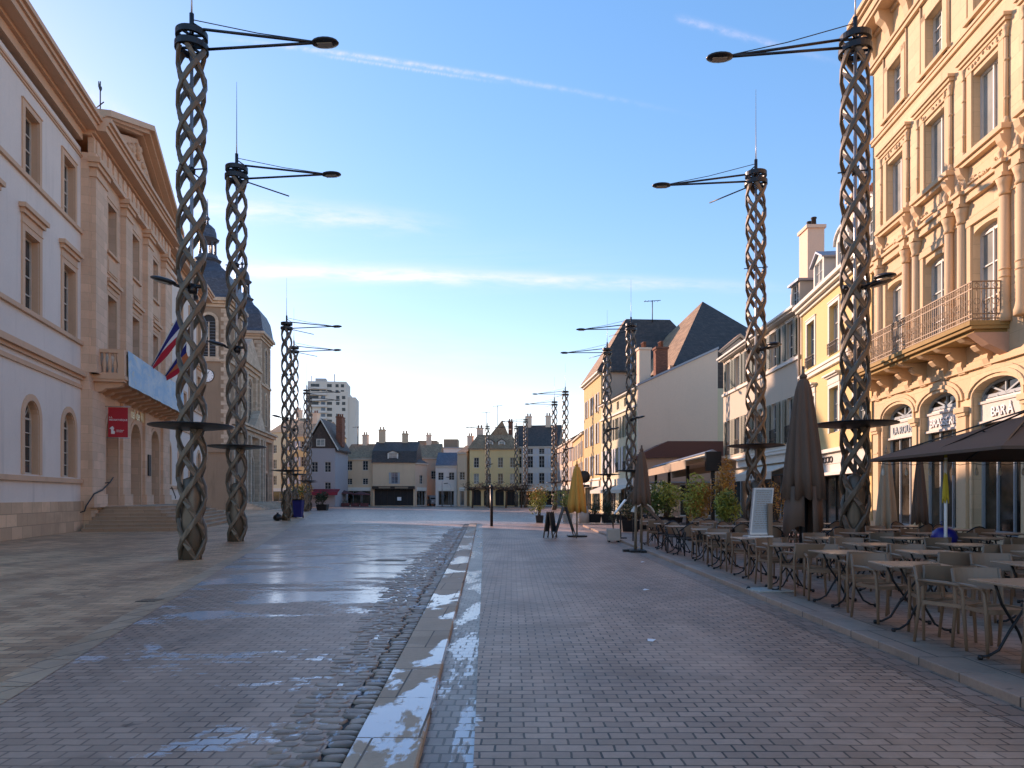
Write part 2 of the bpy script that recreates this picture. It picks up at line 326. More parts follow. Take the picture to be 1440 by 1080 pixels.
# ================================================================ GROUND
def paving(name,c1,c2,mortar,bw,bh,ms=.007,rough=.42,wet=None,rotz=0,distort=.012,dirt=(.09,.07,.06),dirtk=.5,hb=.5,spec=.28):
    m,nt,b=base_mat(name,c1,rough,0,spec); o=coords(nt,rot=(0,0,rotz) if rotz else None)
    wn=nt.nodes.new('ShaderNodeTexNoise'); wn.inputs['Scale'].default_value=5; wn.inputs['Detail'].default_value=2; nt.links.new(o,wn.inputs['Vector'])
    va=nt.nodes.new('ShaderNodeVectorMath'); va.operation='MULTIPLY_ADD'; nt.links.new(wn.outputs['Color'],va.inputs[0])
    va.inputs[1].default_value=(distort*2,distort*2,0); nt.links.new(o,va.inputs[2])
    br=nt.nodes.new('ShaderNodeTexBrick'); nt.links.new(va.outputs[0],br.inputs['Vector']); br.inputs['Scale'].default_value=1
    br.inputs['Brick Width'].default_value=bw; br.inputs['Row Height'].default_value=bh; br.inputs['Mortar Size'].default_value=ms
    br.inputs['Mortar Smooth'].default_value=.2; br.offset=.5
    for k,v in (('Color1',c1),('Color2',c2),('Mortar',mortar)): br.inputs[k].default_value=(*v,1)
    big=noise(nt,o,.45,6,.65); mid=noise(nt,o,2.2,5,.7); fine=noise(nt,o,24,4,.75)
    c=mixc(nt,mth(nt,'MULTIPLY',smooth(nt,big,.42,.72),dirtk),br.outputs[0],dirt)
    c=mixc(nt,mth(nt,'MULTIPLY',smooth(nt,mid,.5,.8),.35),c,mul(c2,1.25))
    c=mixc(nt,mth(nt,'MULTIPLY',smooth(nt,fine,.4,.75),.3),c,mul(c1,.55))
    lane=smooth(nt,noise(nt,coords(nt,scale=(.55,.10,1)),1.0,4,.6,.4),.42,.68); c=mixc(nt,mth(nt,'MULTIPLY',lane,.42),c,mul(c2,1.35))
    rep=smooth(nt,noise(nt,coords(nt,scale=(1.1,1.6,1)),.55,2,.4),.63,.645); c=mixc(nt,mth(nt,'MULTIPLY',rep,.35),c,mul(c1,.62))
    spots=smooth(nt,noise(nt,o,1.7,3,.5,.8),.70,.735)                 # oil and gum stains
    c=mixc(nt,mth(nt,'MULTIPLY',spots,.55),c,(.03,.022,.02))
    rg=mth(nt,'ADD',mth(nt,'MULTIPLY',mid,.28),mth(nt,'MULTIPLY',big,.16)); rg=mth(nt,'ADD',rg,rough-.22)
    h=mth(nt,'ADD',mth(nt,'MULTIPLY',br.outputs[1],-1.0),mth(nt,'MULTIPLY',fine,.22)); h=mth(nt,'ADD',h,mth(nt,'MULTIPLY',mid,.5))
    if wet:
        # thin ice and water, with pale sky sheen painted into the colour: x0..x1 across, y0.. along, threshold
        s=nt.nodes.new('ShaderNodeSeparateXYZ'); t=nt.nodes.new('ShaderNodeTexCoord'); nt.links.new(t.outputs['Object'],s.inputs[0])
        mp=coords(nt,scale=wet.get('scale',(.32,.9,1))); wa=noise(nt,mp,1.0,7,.62,.6)
        wb=noise(nt,coords(nt),wet.get('s2',6.0),4,.7)
        bx=mth(nt,'MULTIPLY',smooth(nt,s.outputs[0],wet['x'][0],wet['x'][1]),mth(nt,'SUBTRACT',1.0,smooth(nt,s.outputs[0],wet['x'][2],wet['x'][3])))
        by=mth(nt,'MULTIPLY',smooth(nt,s.outputs[1],wet['y'][0],wet['y'][1]),mth(nt,'SUBTRACT',1.0,smooth(nt,s.outputs[1],wet['y'][2],wet['y'][3])))
        bias=mth(nt,'SUBTRACT',mth(nt,'MULTIPLY',mth(nt,'MULTIPLY',bx,by),wet.get('gain',.34)),wet.get('gain',.34))
        v=mth(nt,'ADD',mth(nt,'ADD',wa,bias),mth(nt,'MULTIPLY',mth(nt,'SUBTRACT',wb,.5),wet.get('k2',.16)))
        v=mth(nt,'SUBTRACT',v,mth(nt,'MULTIPLY',br.outputs[1],.05))
        mask=smooth(nt,v,wet['t'],wet['t']+.035)
        c=mixc(nt,mth(nt,'MULTIPLY',mask,wet.get('k',.75)),c,wet.get('col',(.33,.41,.47)))
        rg=mth(nt,'ADD',mth(nt,'MULTIPLY',rg,mth(nt,'SUBTRACT',1.0,mask)),mth(nt,'MULTIPLY',mask,.16)); nt.links.new(mth(nt,'ADD',mth(nt,'MULTIPLY',mask,.3),spec),b.inputs['Specular IOR Level'])
        h=mth(nt,'MULTIPLY',h,mth(nt,'SUBTRACT',1.0,mth(nt,'MULTIPLY',mask,.8)))
    nt.links.new(c,b.inputs['Base Color']); nt.links.new(rg,b.inputs['Roughness']); bump(nt,b,h,hb,.012)
    return m
def sheet(name,pts,z,mat,sub=None):
    mb=MB(); mb.add([(x,y,z) for x,y in pts],[tuple(range(len(pts)))]); return mb.build(name,mat,kind='structure')
WET=dict(x=(-10.5,-5.0,-.7,.2),y=(5,17,34,43),t=.44,gain=.15,k=.75,s2=7,k2=.26,scale=(.42,.85,1),col=(.48,.56,.61))  # col paints the pale sky sheen of the wet patches
P_street=paving('street_setts_mat',(.31,.182,.128),(.47,.285,.205),(.024,.016,.014),.185,.118,.0085,.50,WET)
P_right=paving('street_right_mat',(.33,.19,.13),(.48,.285,.20),(.024,.017,.015),.19,.118,.0085,.48,
     dict(x=(-.9,-.6,-.30,.05),y=(3.0,3.6,5.4,6.6),t=.50,gain=.3,k=.6,s2=7))
P_plaza=paving('plaza_slabs_mat',(.38,.185,.10),(.70,.385,.22),(.07,.045,.033),.34,.19,.008,.5,None,R(-4),.02,(.14,.085,.06),.6)
P_walk=paving('terrace_slabs_mat',(.27,.165,.122),(.38,.25,.195),(.045,.035,.03),.36,.18,.008,.5)
P_kerb=paving('kerb_granite_mat',(.33,.205,.15),(.40,.26,.20),(.05,.04,.035),.45,1.35,.01,.5,None,0,.002)
P_flag=paving('flagstone_mat',(.40,.25,.165),(.48,.31,.205),(.07,.05,.04),.6,.92,.008,.62,
     dict(x=(-3,-2.9,3,4),y=(3,3.4,34,40),t=.53,gain=.3,k=.9,s2=3.2,scale=(1.2,.55,1),col=(.42,.50,.56)),0,.002,(.2,.14,.1),.3)
P_gut=paving('channel_setts_mat',(.19,.13,.105),(.25,.175,.145),(.025,.02,.018),.11,.15,.009,.36,
     dict(x=(-6,-5.9,3,4),y=(3,3.4,34,40),t=.515,gain=.3,k=.75,s2=5,scale=(1.5,.4,1),col=(.40,.48,.54)),0,.01)
P_border=paving('border_slabs_mat',(.42,.25,.15),(.50,.31,.20),(.07,.05,.04),.9,.32,.01,.5,None,R(103.7)-PI/2+PI/2,.003)
P_far=paving('far_paving_mat',(.30,.19,.145),(.40,.27,.21),(.05,.04,.04),.19,.118,.005,.30,None,0,.02)
# base ground to the horizon
m,nt,b=base_mat('ground_mat',(.12,.10,.095),.6); o=coords(nt); n=noise(nt,o,.12,6,.7); nt.links.new(mixc(nt,n,(.085,.075,.07),(.17,.145,.13)),b.inputs['Base Color'])
nt.links.new(mth(nt,'ADD',mth(nt,'MULTIPLY',n,.4),.2),b.inputs['Roughness']); bump(nt,b,noise(nt,o,20,3,.7),.2,.01)
sheet('ground',[(-1500,-200),(1500,-200),(1500,2500),(-1500,2500)],-.03,m)
def plx(y): return -4.03-.2436*(y-5.86)           # edge between plaza and street
GUT=[(-.22,-6),(-.40,0),(-.573,4.58),(-1.145,19.75),(-2.10,42.5)]
def gx(y):
    for (a,b_),(c,d) in zip(GUT[:-1],GUT[1:]):
        if b_<=y<=d or (d==42.5 and y>=d): return a+(c-a)*(y-b_)/(d-b_)
    return GUT[0][0]
def cw(y): return .42+.42*max(0,min(1,(y-6)/7.))-.15*max(0,min(1,(y-14)/12.))   # width of the cobbled band
FY=[-6,0,4.58,8,12,16,19.75,26,34,42.5]
sheet('plaza_paving',[(-120,-6),(plx(-6),-6),(plx(70),70),(plx(70)-10,90),(-120,90)],0,P_plaza)
sheet('street_paving',[(plx(-6),-6)]+[(gx(y)-.43-cw(y)*.45,y) for y in FY]+[(plx(42.5),42.5)],0,P_street)
sheet('cobble_bed',[(gx(y)-.43-cw(y)*.45,y) for y in FY]+[(gx(y)-.43,y) for y in FY[::-1]],-.012,base_mat('cobble_joint_mat',(.028,.022,.02),.7)[0])
# border course along the plaza edge
mb=MB()
for i in range(60):
    y0=-5+i*1.0; q=.0
    a=(plx(y0)-.30,y0,.004); b2=(plx(y0)+.0,y0,.004); c=(plx(y0+.985)+.0,y0+.985,.004); d=(plx(y0+.985)-.30,y0+.985,.004)
    mb.add([a,b2,c,d],[(0,1,2,3)])
mb.build('paving_border',P_border,kind='structure')
# flagstone strip, slightly proud of the setts
mb=MB()
for a,b_ in zip(FY[:-1],FY[1:]):
    ga,gb=gx(a),gx(b_); z=.045
    mb.add([(ga-.43,a,z),(ga-.012,a,z),(gb-.012,b_,z),(gb-.43,b_,z)],[(0,1,2,3)])
    mb.add([(ga-.012,a,z),(ga,a,z-.012),(gb,b_,z-.012),(gb-.012,b_,z)],[(0,1,2,3)])
    mb.add([(ga,a,z-.012),(ga,a,-.03),(gb,b_,-.03),(gb,b_,z-.012)],[(0,1,2,3)])
    mb.add([(ga-.43,a,z),(gb-.43,b_,z),(gb-.43,b_,-.02),(ga-.43,a,-.02)],[(0,1,2,3)])
mb.add([(gx(42.5)-.43,42.5,.045),(gx(42.5),42.5,.045),(gx(42.5),42.5,-.03),(gx(42.5)-.43,42.5,-.03)],[(0,1,2,3)])
mb.build('flagstone_strip',P_flag,kind='structure')
sheet('gutter_channel',[(gx(y),y) for y in FY]+[(gx(y)+.33,y) for y in FY[::-1]],-.022,P_gut)
mb=MB()
for a,b_ in zip(FY[:-1],FY[1:]):
    mb.add([(gx(a)+.33,a,-.022),(gx(a)+.33,a,0),(gx(b_)+.33,b_,0),(gx(b_)+.33,b_,-.022)],[(0,1,2,3)])
mb.build('gutter_lip',P_right,kind='structure')
sheet('street_paving_right',[(gx(y)+.33,y) for y in FY]+[(3.9,42.5),(3.86,20),(3.82,-6)][0:3],0,P_right)
sheet('far_paving',[(plx(42.5),42.5),(3.9,42.5),(40,42.5),(40,125),(-60,125),(-60,90),(plx(70)-10,90),(plx(70),70)],0,P_far)
# individual rounded cobbles in the band left of the flagstones
rng=random.Random(3); mb=MB(); y=2.5
cob=[(1,0.0),(.86,.55),(.55,.86),(.0,1.0)]
while y<37:
    dy=rng.uniform(.10,.14); W=cw(y)*rng.uniform(.8,1.15)+.04; x=gx(y)-.44; x1=x-W
    while x>x1:
        dx=rng.uniform(.14,.25); cx=x-dx/2; cy=y+dy/2+rng.uniform(-.014,.014); hz=rng.uniform(.004,.014); n=8
        ang=rng.uniform(-.1,.1); rx=dx/2*.95; ry=dy/2*.92; tx=rng.uniform(-.05,.05); ty=rng.uniform(-.05,.05)
        ph=[(rx*math.copysign(abs(math.cos(q))**.6,math.cos(q))*rng.uniform(.86,1.04),ry*math.copysign(abs(math.sin(q))**.6,math.sin(q))*rng.uniform(.86,1.04)) for q in [2*PI*k/n+.39 for k in range(n)]]
        vs=[]
        for fr,zz in ((1.0,-.014),(.97,hz*.35),(.80,hz*.82),(.45,hz*1.05)):
            for px,py in ph:
                X=px*fr; Y=py*fr; vs.append((cx+X*math.cos(ang)-Y*math.sin(ang),cy+X*math.sin(ang)+Y*math.cos(ang),zz+tx*X+ty*Y))
        fs=[(r*n+k,r*n+(k+1)%n,(r+1)*n+(k+1)%n,(r+1)*n+k) for r in range(3) for k in range(n)]+[tuple(3*n+k for k in range(n))]
        mb.add(vs,fs,True); x-=dx
    y+=dy
m,nt,b=base_mat('cobblestone_mat',(.2,.14,.11),.32); o=coords(nt); n1=noise(nt,o,3.5,4,.6); n2=noise(nt,o,30,4,.7)
c=mixc(nt,smooth(nt,n1,.3,.7),(.17,.10,.07),(.36,.225,.155)); 
fr=smooth(nt,mth(nt,'ADD',noise(nt,coords(nt,scale=(1,.5,1)),2.2,5,.7),mth(nt,'MULTIPLY',n2,.1)),.62,.66)
c=mixc(nt,mth(nt,'MULTIPLY',fr,.7),c,(.38,.46,.52)); nt.links.new(c,b.inputs['Base Color'])
nt.links.new(mth(nt,'ADD',mth(nt,'MULTIPLY',n2,.3),.30),b.inputs['Roughness']); bump(nt,b,n2,.3,.006)
mb.build('cobblestones',m,kind='structure')
# kerb and raised terrace pavement on the right
mb=MB(); y=-6.0
while y<38.5:
    L=1.35; e=.012
    mb.box(3.86,4.32,y,y+L-e,-.03,.083); y+=L
mb.build('kerb',P_kerb,kind='structure',bevel=.008)
mb=MB(); mb.slab([(4.32,-6),(22,-6),(22,39.2),(3.9,39.2),(3.9,38.6),(4.32,38.6)],-.03,.078); mb.build('terrace_pavement',P_walk,kind='structure')
mb=MB(); mb.add([(3.52,-6,.004),(3.86,-6,.004),(3.86,38,.004),(3.56,38,.004)],[(0,1,2,3)])
mb.build('kerb_channel',paving('kerb_channel_mat',(.25,.155,.115),(.34,.215,.165),(.03,.024,.022),.17,.26,.009,.4,None,R(0),.008),kind='structure')

# iron drain covers set in the paving
for i,(x,y,w_,d_,lab) in enumerate(((-3.05,17.9,.75,.34,'rectangular iron drain cover in the wet paving left of the cobbles'),(-5.6,11.0,.30,.30,'small square iron cover in the left part of the street'),(-2.95,30,.9,.4,'farther iron drain cover among the wet patches'))):
    e=empty('drain_cover',(x,y,.003),R(-2),lab,'drain cover')
    mb=MB(); mb.box(-w_/2,w_/2,-d_/2,d_/2,-.02,.004); mb.build('frame',M['iron'],e)
    mb=MB()
    for k in range(int(w_/.06)): mb.box(-w_/2+.03+k*.06,-w_/2+.06+k*.06,-d_/2+.03,d_/2-.03,.0045,.009)
    mb.build('grate',M['rail'],e)
# ================================================================ BUILDING HELPERS
def arc(x0,x1,zs,rise,n=10):
    xm=(x0+x1)/2; a=(x1-x0)/2
    return [(xm-a*math.cos(PI*k/n),zs+rise*math.sin(PI*k/n)) for k in range(n+1)]
def wall(parent,mat,W,H,ops,D=8.0,y=0,reveal=.3,z0=0,x0=0,name='wall',top=True,label=None,closed=True):
    """front wall with real openings (x0,x1,z0,z1,rise) plus the sides and back of the block"""
    xs=sorted({x0,x0+W}|{o[0] for o in ops}|{o[1] for o in ops}); zs=sorted({z0,H}|{o[2] for o in ops}|{o[3] for o in ops})
    mb=MB(); n=len(xs); idx={}
    def vi(i,j):
        if (i,j) not in idx: idx[(i,j)]=len(mb.v); mb.v.append((xs[i],y,zs[j]))
        return idx[(i,j)]
    for i in range(n-1):
        for j in range(len(zs)-1):
            cx=(xs[i]+xs[i+1])/2; cz=(zs[j]+zs[j+1])/2
            if any(o[0]<cx<o[1] and o[2]<cz<o[3] for o in ops): continue
            mb.f.append((vi(i,j),vi(i+1,j),vi(i+1,j+1),vi(i,j+1))); mb.sm.append(False)
    for o in ops:
        a,b_,c,d=o[:4]; r=o[4] if len(o)>4 else 0; yr=y+reveal
        mb.quad((a,y,c),(a,yr,c),(a,yr,d-r),(a,y,d-r)); mb.quad((b_,y,c),(b_,y,d-r),(b_,yr,d-r),(b_,yr,c))
        mb.quad((a,y,c),(b_,y,c),(b_,yr,c),(a,yr,c))
        if r:
            p=arc(a,b_,d-r,r)
            for k in range(len(p)-1):
                (xa,za),(xb,zb)=p[k],p[k+1]
                mb.quad((xa,y,za),(xb,y,zb),(xb,y,d),(xa,y,d)); mb.quad((xa,y,za),(xa,yr,za),(xb,yr,zb),(xb,y,zb))
        else: mb.quad((a,y,d),(a,yr,d),(b_,yr,d),(b_,y,d))
    if closed:
        e=x0+W
        mb.quad((x0,y,z0),(x0,y,H),(x0,y+D,H),(x0,y+D,z0)); mb.quad((e,y,z0),(e,y+D,z0),(e,y+D,H),(e,y,H))
        mb.quad((x0,y+D,z0),(x0,y+D,H),(e,y+D,H),(e,y+D,z0))
        if top: mb.quad((x0,y,H),(e,y,H),(e,y+D,H),(x0,y+D,H))
    return mb.build(name,mat,parent,label)
def window(parent,o,y,fm,gm,nx=2,nz=3,bar=.06,thin=.03,name='window',trans=None,depth=.06,surround=None,sw=.2,sill=None,hood=None,proud=.04,shut=None,shm=None,shw=None,rail=False,arcn=10,door=False,jamb=None):
    a,b_,c,d=o[:4]; r=o[4] if len(o)>4 else 0; mb=MB(); yf=y-depth
    mb.box(a,a+bar,yf,y,c,d-r); mb.box(b_-bar,b_,yf,y,c,d-r); mb.box(a+bar,b_-bar,yf,y,c,c+bar*1.3)
    if r:
        p=arc(a,b_,d-r,r,arcn); q=arc(a+bar,b_-bar,d-r,max(.05,r-bar),arcn)
        for k in range(arcn): mb.prism([p[k],p[k+1],q[k+1],q[k]][::-1],yf,y)
        mb.box(a+bar,b_-bar,yf+.01,y,d-r-bar/2,d-r+bar/2)
        xm=(a+b_)/2
        for ang in (45,90,135):
            mb.bar((xm,yf+.03,d-r),(xm+math.cos(R(ang))*(b_-a)/2*.9,yf+.03,d-r+math.sin(R(ang))*r*.9),thin,thin,(0,1,0))
    else: mb.box(a+bar,b_-bar,yf,y,d-bar,d)
    zt=d-r if r else d-bar
    for k in range(1,nx):
        x=a+(b_-a)*k/nx; tk=bar*.7 if nx==2 else thin; mb.box(x-tk/2,x+tk/2,yf-.004,y,c+bar,zt)
    for k in range(1,nz):
        z=c+(zt-c)*k/nz; mb.box(a+bar,b_-bar,yf+.012,y,z-thin/2,z+thin/2)
    f=mb.build(name,fm,parent)
    g=MB()
    if r:
        p=arc(a,b_,d-r,r,arcn); g.prism([(a,c),(b_,c)]+[p[k] for k in range(arcn,-1,-1)],y-.005,y+.03)
    else: g.box(a,b_,y-.005,y+.03,c,d)
    g.build('pane',gm,f)
    y0=y-depth
    if jamb:
        jb=getattr(window,'wy',0)+.01; s=MB(); s.box(a+.001,a+.022,jb,yf-.002,c,d-r); s.box(b_-.022,b_-.001,jb,yf-.002,c,d-r); s.box(a+.022,b_-.022,jb,yf-.002,c+.001,c+.02)
        if r:
            p=arc(a+.001,b_-.001,d-r,r-.001,arcn); q=arc(a+.022,b_-.022,d-r,r-.022,arcn)
            for k in range(arcn): s.prism([p[k],p[k+1],q[k+1],q[k]][::-1],jb,yf-.002)
        else: s.box(a+.022,b_-.022,jb,yf-.002,d-.02,d-.001)
        s.build('jamb',jamb,f)
    if surround:
        s=MB(); yo=-proud
        base=getattr(window,'wy',0)
        yo+=base
        if r:
            s.box(a-sw,a,yo,base+.02,c,d-r); s.box(b_,b_+sw,yo,base+.02,c,d-r); p=arc(a-sw,b_+sw,d-r,r+sw,12); q=arc(a,b_,d-r,r,12)
            for k in range(12): s.prism([p[k],p[k+1],q[k+1],q[k]][::-1],yo,base+.02)
        else:
            s.box(a-sw,a,yo,base+.02,c,d); s.box(b_,b_+sw,yo,base+.02,c,d); s.box(a-sw,b_+sw,yo,base+.02,d,d+sw)
            s.box(a-sw-.03,b_+sw+.03,yo-.03,base+.02,d+sw,d+sw+.05)
        s.build('surround',surround,f)
    base=getattr(window,'wy',0)
    if sill:
        s=MB(); s.box(a-sw-.04,b_+sw+.04,base-.14,base+.2,c-.12,c-.002); s.build('sill',sill,f)
    if hood:
        s=MB(); h0,h1,ex,mm=hood
        s.box(a-sw,b_+sw,base-.06,base+.02,d+sw+.06,h0); s.box(a-sw-ex*.5,b_+sw+ex*.5,base-.16,base+.02,h0,(h0+h1)/2); s.box(a-sw-ex,b_+sw+ex,base-.26,base+.02,(h0+h1)/2,h1)
        s.build('hood',mm,f)
    if shut:
        W=shw or (b_-a)/2
        for sg in ((-1,1) if shut=='open' else (0,)):
            s=MB()
            if shut=='open':
                u0=a-.03-W if sg<0 else b_+.03; u1=u0+W; yb=base-.05
            else: u0,u1,yb=a+.02,b_-.02,base-.012
            s.box(u0,u1,yb-.035,yb,c+.02,d-.02)
            k=0; z=c+.12
            while z<d-.12: s.box(u0+.05,u1-.05,yb-.05,yb-.03,z,z+.045); z+=.11
            s.build('shutter',shm,f)
            if shut!='open': break
    if rail:
        s=MB(); yb=base-.12
        for z in (c+.35,c+.95 if rail is True else c+rail): s.bar((a,yb,z),(b_,yb,z),.035,.035)
        k=a+.02
        while k<b_: s.bar((k,yb,c+.02),(k,yb,c+(.95 if rail is True else rail)),.02,.02); k+=.11
        s.build('window_railing',M['iron'],f)
    return f
def chimney(parent,x0,x1,y0,y1,z0,z1,mat,pots=2,potm=None):
    mb=MB().box(x0,x1,y0,y1,z0,z1).box(x0-.08,x1+.08,y0-.08,y1+.08,z1,z1+.18)
    c=mb.build('chimney',mat,parent)
    for k in range(pots):
        xx=x0+(x1-x0)*(k+.5)/pots
        MB().lathe([(.14,z1+.18),(.12,z1+.6),(.16,z1+.62),(.15,z1+.68)],xx,(y0+y1)/2,10).build('chimney_pot',potm or M['terracotta'],c)
    return c
def gable_roof(parent,x0,x1,D,ze,zr,mat,ov=.3,y0=0,th=.18):
    """ridge parallel to the facade"""
    ym=y0+D/2; mb=MB()
    mb.prismx([(y0-ov,ze),(ym,zr),(y0+D+ov,ze),(y0+D+ov,ze-th),(ym,zr-th-.05),(y0-ov,ze-th)],x0-ov*.4,x1+ov*.4)
    r=mb.build('roof',mat,parent); return r
def gable_ends(parent,x0,x1,D,ze,zr,mat,y0=0):
    MB().prismx([(y0+.01,ze-.3),(y0+D/2,zr-.25),(y0+D-.01,ze-.3)],x0+.01,x1-.01).build('gable_wall',mat,parent)
def hip_roof(parent,x0,x1,y0,y1,ze,zr,inx,mat,ov=.35,iny=None,th=.15):
    x0-=ov;x1+=ov;y0-=ov;y1+=ov; ym=(y0+y1)/2; iy=iny if iny is not None else (y1-y0)/2
    b=[(x0,y0,ze),(x1,y0,ze),(x1,y1,ze),(x0,y1,ze)]; t=[(x0+inx,y0+iy,zr),(x1-inx,y0+iy,zr),(x1-inx,y1-iy,zr),(x0+inx,y1-iy,zr)]
    u=[(p[0],p[1],p[2]-th) for p in b]; mb=MB(); mb.add(b+t+u,[(0,1,5,4),(1,2,6,5),(2,3,7,6),(3,0,4,7),(4,5,6,7),(8,11,10,9),(0,8,9,1),(1,9,10,2),(2,10,11,3),(3,11,8,0)])
    return mb.build('roof',mat,parent)
def dormer(parent,x0,x1,y0,z0,z1,depth,wm,rm,fm,gm,arch=0,flat=False):
    d=MB(); 
    d.box(x0-.12,x0+.08,y0,y0+depth,z0,z1); d.box(x1-.08,x1+.12,y0,y0+depth,z0,z1); d.box(x0+.08,x1-.08,y0+.0,y0+.15,z0,z0+.15)
    if arch:
        p=arc(x0-.12,x1+.12,z1,arch+.12,8); d.prism([p[k] for k in range(8,-1,-1)][::1]+[],y0,y0+.12)
    dm=d.build('dormer',wm,parent)
    t=MB()
    if flat: t.box(x0-.25,x1+.25,y0-.15,y0+depth,z1,z1+.12)
    elif arch:
        p=arc(x0-.22,x1+.22,z1,arch+.24,8)
        for k in range(8): t.prism([p[k],p[k+1],(p[k+1][0],p[k+1][1]-.09),(p[k][0],p[k][1]-.09)],y0-.1,y0+depth)
    else:
        xm=(x0+x1)/2; t.prism([(x0-.3,z1),(xm,z1+.5),(x1+.3,z1),(x1+.3,z1-.08),(xm,z1+.4),(x0-.3,z1-.08)],y0-.15,y0+depth)
        MB().prism([(x0-.1,z1-.02),(x1+.1,z1-.02),(xm,z1+.38)],y0,y0+.1).build('dormer_gable',wm,dm)
    t.build('dormer_roof',rm,dm)
    window(dm,(x0+.08,x1-.08,z0+.15,z1),y0+.12,fm,gm,2,3,.05,.025)
    return dm
def face(o_xy,d_xy):
    """origin (far left end seen from outside) and unit direction -> location, rotation"""
    return (o_xy[0],o_xy[1],0),math.atan2(d_xy[1],d_xy[0])
# ================================================================ TOWN HALL (left)
def town_hall():
    loc,rz=face((-19.0,27.6),(-.2334,.9724)); T=M
    th=empty('town_hall',loc,rz,'long pale classical town hall with a pediment and pink stone trim on the left','town hall')
    S,ST,TR=M['th_stucco'],M['th_stone'],M['th_trim']
    wc=[-7.19,-3.19,.81,4.81]; rc=[23.9,27.8,31.7,35.0]
    def wing(x0,x1,cs):
        ops=[]; 
        for c in cs:
            ops+= [(c-.70,c+.70,2.5,5.45,.70),(c-.70,c+.70,9.0,12.0),(c-.68,c+.68,14.3,16.85)]
        wall(th,S,x1-x0,18.2,ops,14,0,.45,1.4,x0)
        p=MB().box(x0,x1,-.12,2,0,1.4); p.build('plinth',M['plinth'],th)
        t=MB(); 
        for z0,z1,pr in ((2.24,2.44,.12),(6.74,6.92,.08),(7.15,7.3,.12),(7.3,7.55,.26),(8.8,8.98,.13),(14.08,14.26,.11),(17.7,17.78,.06),(17.78,17.88,.10)):
            t.box(x0,x1,-pr,.03,z0,z1)
        t.build('string_course',TR,th)
        window.wy=0
        for c in cs:
            window(th,(c-.70,c+.70,2.5,5.45,.70),.31,M['frame_stone'],M['glass'],2,4,.07,.035,jamb=TR,surround=TR,sw=.26,proud=.05)
            window(th,(c-.70,c+.70,9.0,12.0),.31,M['frame_stone'],M['glass'],2,4,.08,.05,jamb=TR,surround=TR,sw=.24,proud=.06,hood=(12.6,12.95,.22,TR))
            window(th,(c-.68,c+.68,14.3,16.85),.31,M['frame_stone'],M['glass'],2,4,.08,.05,jamb=TR,surround=TR,sw=.22,proud=.06)
    wing(-9.2,6.35,wc); wing(22.05,36.6,rc)
    # centre block with doors
    f=-.35; cs=[9.8,14.2,18.6]; ops=[]
    for c in cs: ops+=[(c-1.05,c+1.05,1.14,5.85,1.05),(c-.72,c+.72,9.0,12.0),(c-.70,c+.70,14.25,16.75)]
    wall(th,ST,15.7,18.0,ops,10,f,1.1,1.1,6.35,name='portico_wall')
    MB().box(6.35,22.05,f-.1,2,0,1.1).build('plinth',M['plinth'],th)
    window.wy=f
    for c in cs:
        w_=window(th,(c-.72,c+.72,9.0,12.0),f+.45,M['frame_stone'],M['glass'],2,4,.07,.035,surround=TR,sw=.2,hood=(12.45,12.8,.18,TR))
        window(th,(c-.70,c+.70,14.25,16.75),f+.45,M['frame_stone'],M['glass'],2,4,.07,.035,surround=TR,sw=.2,sill=TR)
        MB().box(c-.9,c+.9,f-.06,f+.02,13.1,13.9).box(c-.75,c+.75,f-.09,f+.02,13.2,13.8).build('relief_panel',TR,th)
        d=window(th,(c-1.05,c+1.05,1.14,5.85,1.05),f+1.05,M['door_teal'],M['glass'],4,3,.09,.05,name='door',surround=TR,sw=.22)
        MB().box(c-1.05,c+1.05,f+.96,f+1.04,1.14,1.9).build('door_panel',M['door_teal'],d)
        
    for c in [6.35+.9,11.95,16.45,21.1]:
        p=MB(); hw=.82 if abs(c-14.2)>4 else .62
        p.box(c-hw,c+hw,f-.28,f+.02,7.55,16.9)
        p.box(c-hw-.07,c+hw+.07,f-.34,f+.02,7.55,7.95)
        p.build('pilaster',ST,th)
        q=MB().box(c-hw-.06,c+hw+.06,f-.34,f+.02,16.9,17.1).box(c-hw+.02,c+hw-.02,f-.30,f+.02,17.1,17.35).box(c-hw-.12,c+hw+.12,f-.42,f+.02,17.35,17.55).box(c-hw-.22,c+hw+.22,f-.52,f+.02,17.55,17.8)
        q.build('capital',TR,th)
        MB().box(c-hw-.1,c+hw+.1,f-.16,f+.02,1.1,6.7).box(c-hw-.2,c+hw+.2,f-.26,f+.02,1.1,1.75).build('pier',ST,th)
    # entablature with triglyph like blocks
    e=MB().box(6.35,22.05,f-.30,f+.02,17.8,18.02)
    e.box(6.35,22.05,f-.22,f+.05,18.02,18.75)
    x=6.6
    while x<21.9: e.box(x,x+.42,f-.29,f-.2,18.06,18.72); x+=.86
    e.build('frieze',ST,th)
    def cornice(x0,x1,off):
        c=MB()
        for z0,z1,pr in ((18.45 if off==0 else 18.75,18.85,.16),(18.85,18.98,.32),(18.98,19.25,.80),(19.25,19.42,.90),(19.42,19.62,1.02)):
            c.box(x0,x1,off-pr,1.0,z0,z1)
        c.build('cornice',TR,th)
    cornice(-9.2,6.1,0); cornice(22.3,36.9,0); cornice(6.1,22.3,f-.02)
    # pediment: raking cornices, tympanum, relief
    a,b_,cx=6.1,22.3,14.2; zb=19.62; zt=23.0
    t=MB().prism([(a+.9,zb),(b_-.9,zb),(cx,zt-.5)],f-.12,.9); t.build('tympanum',ST,th)
    rk=MB()
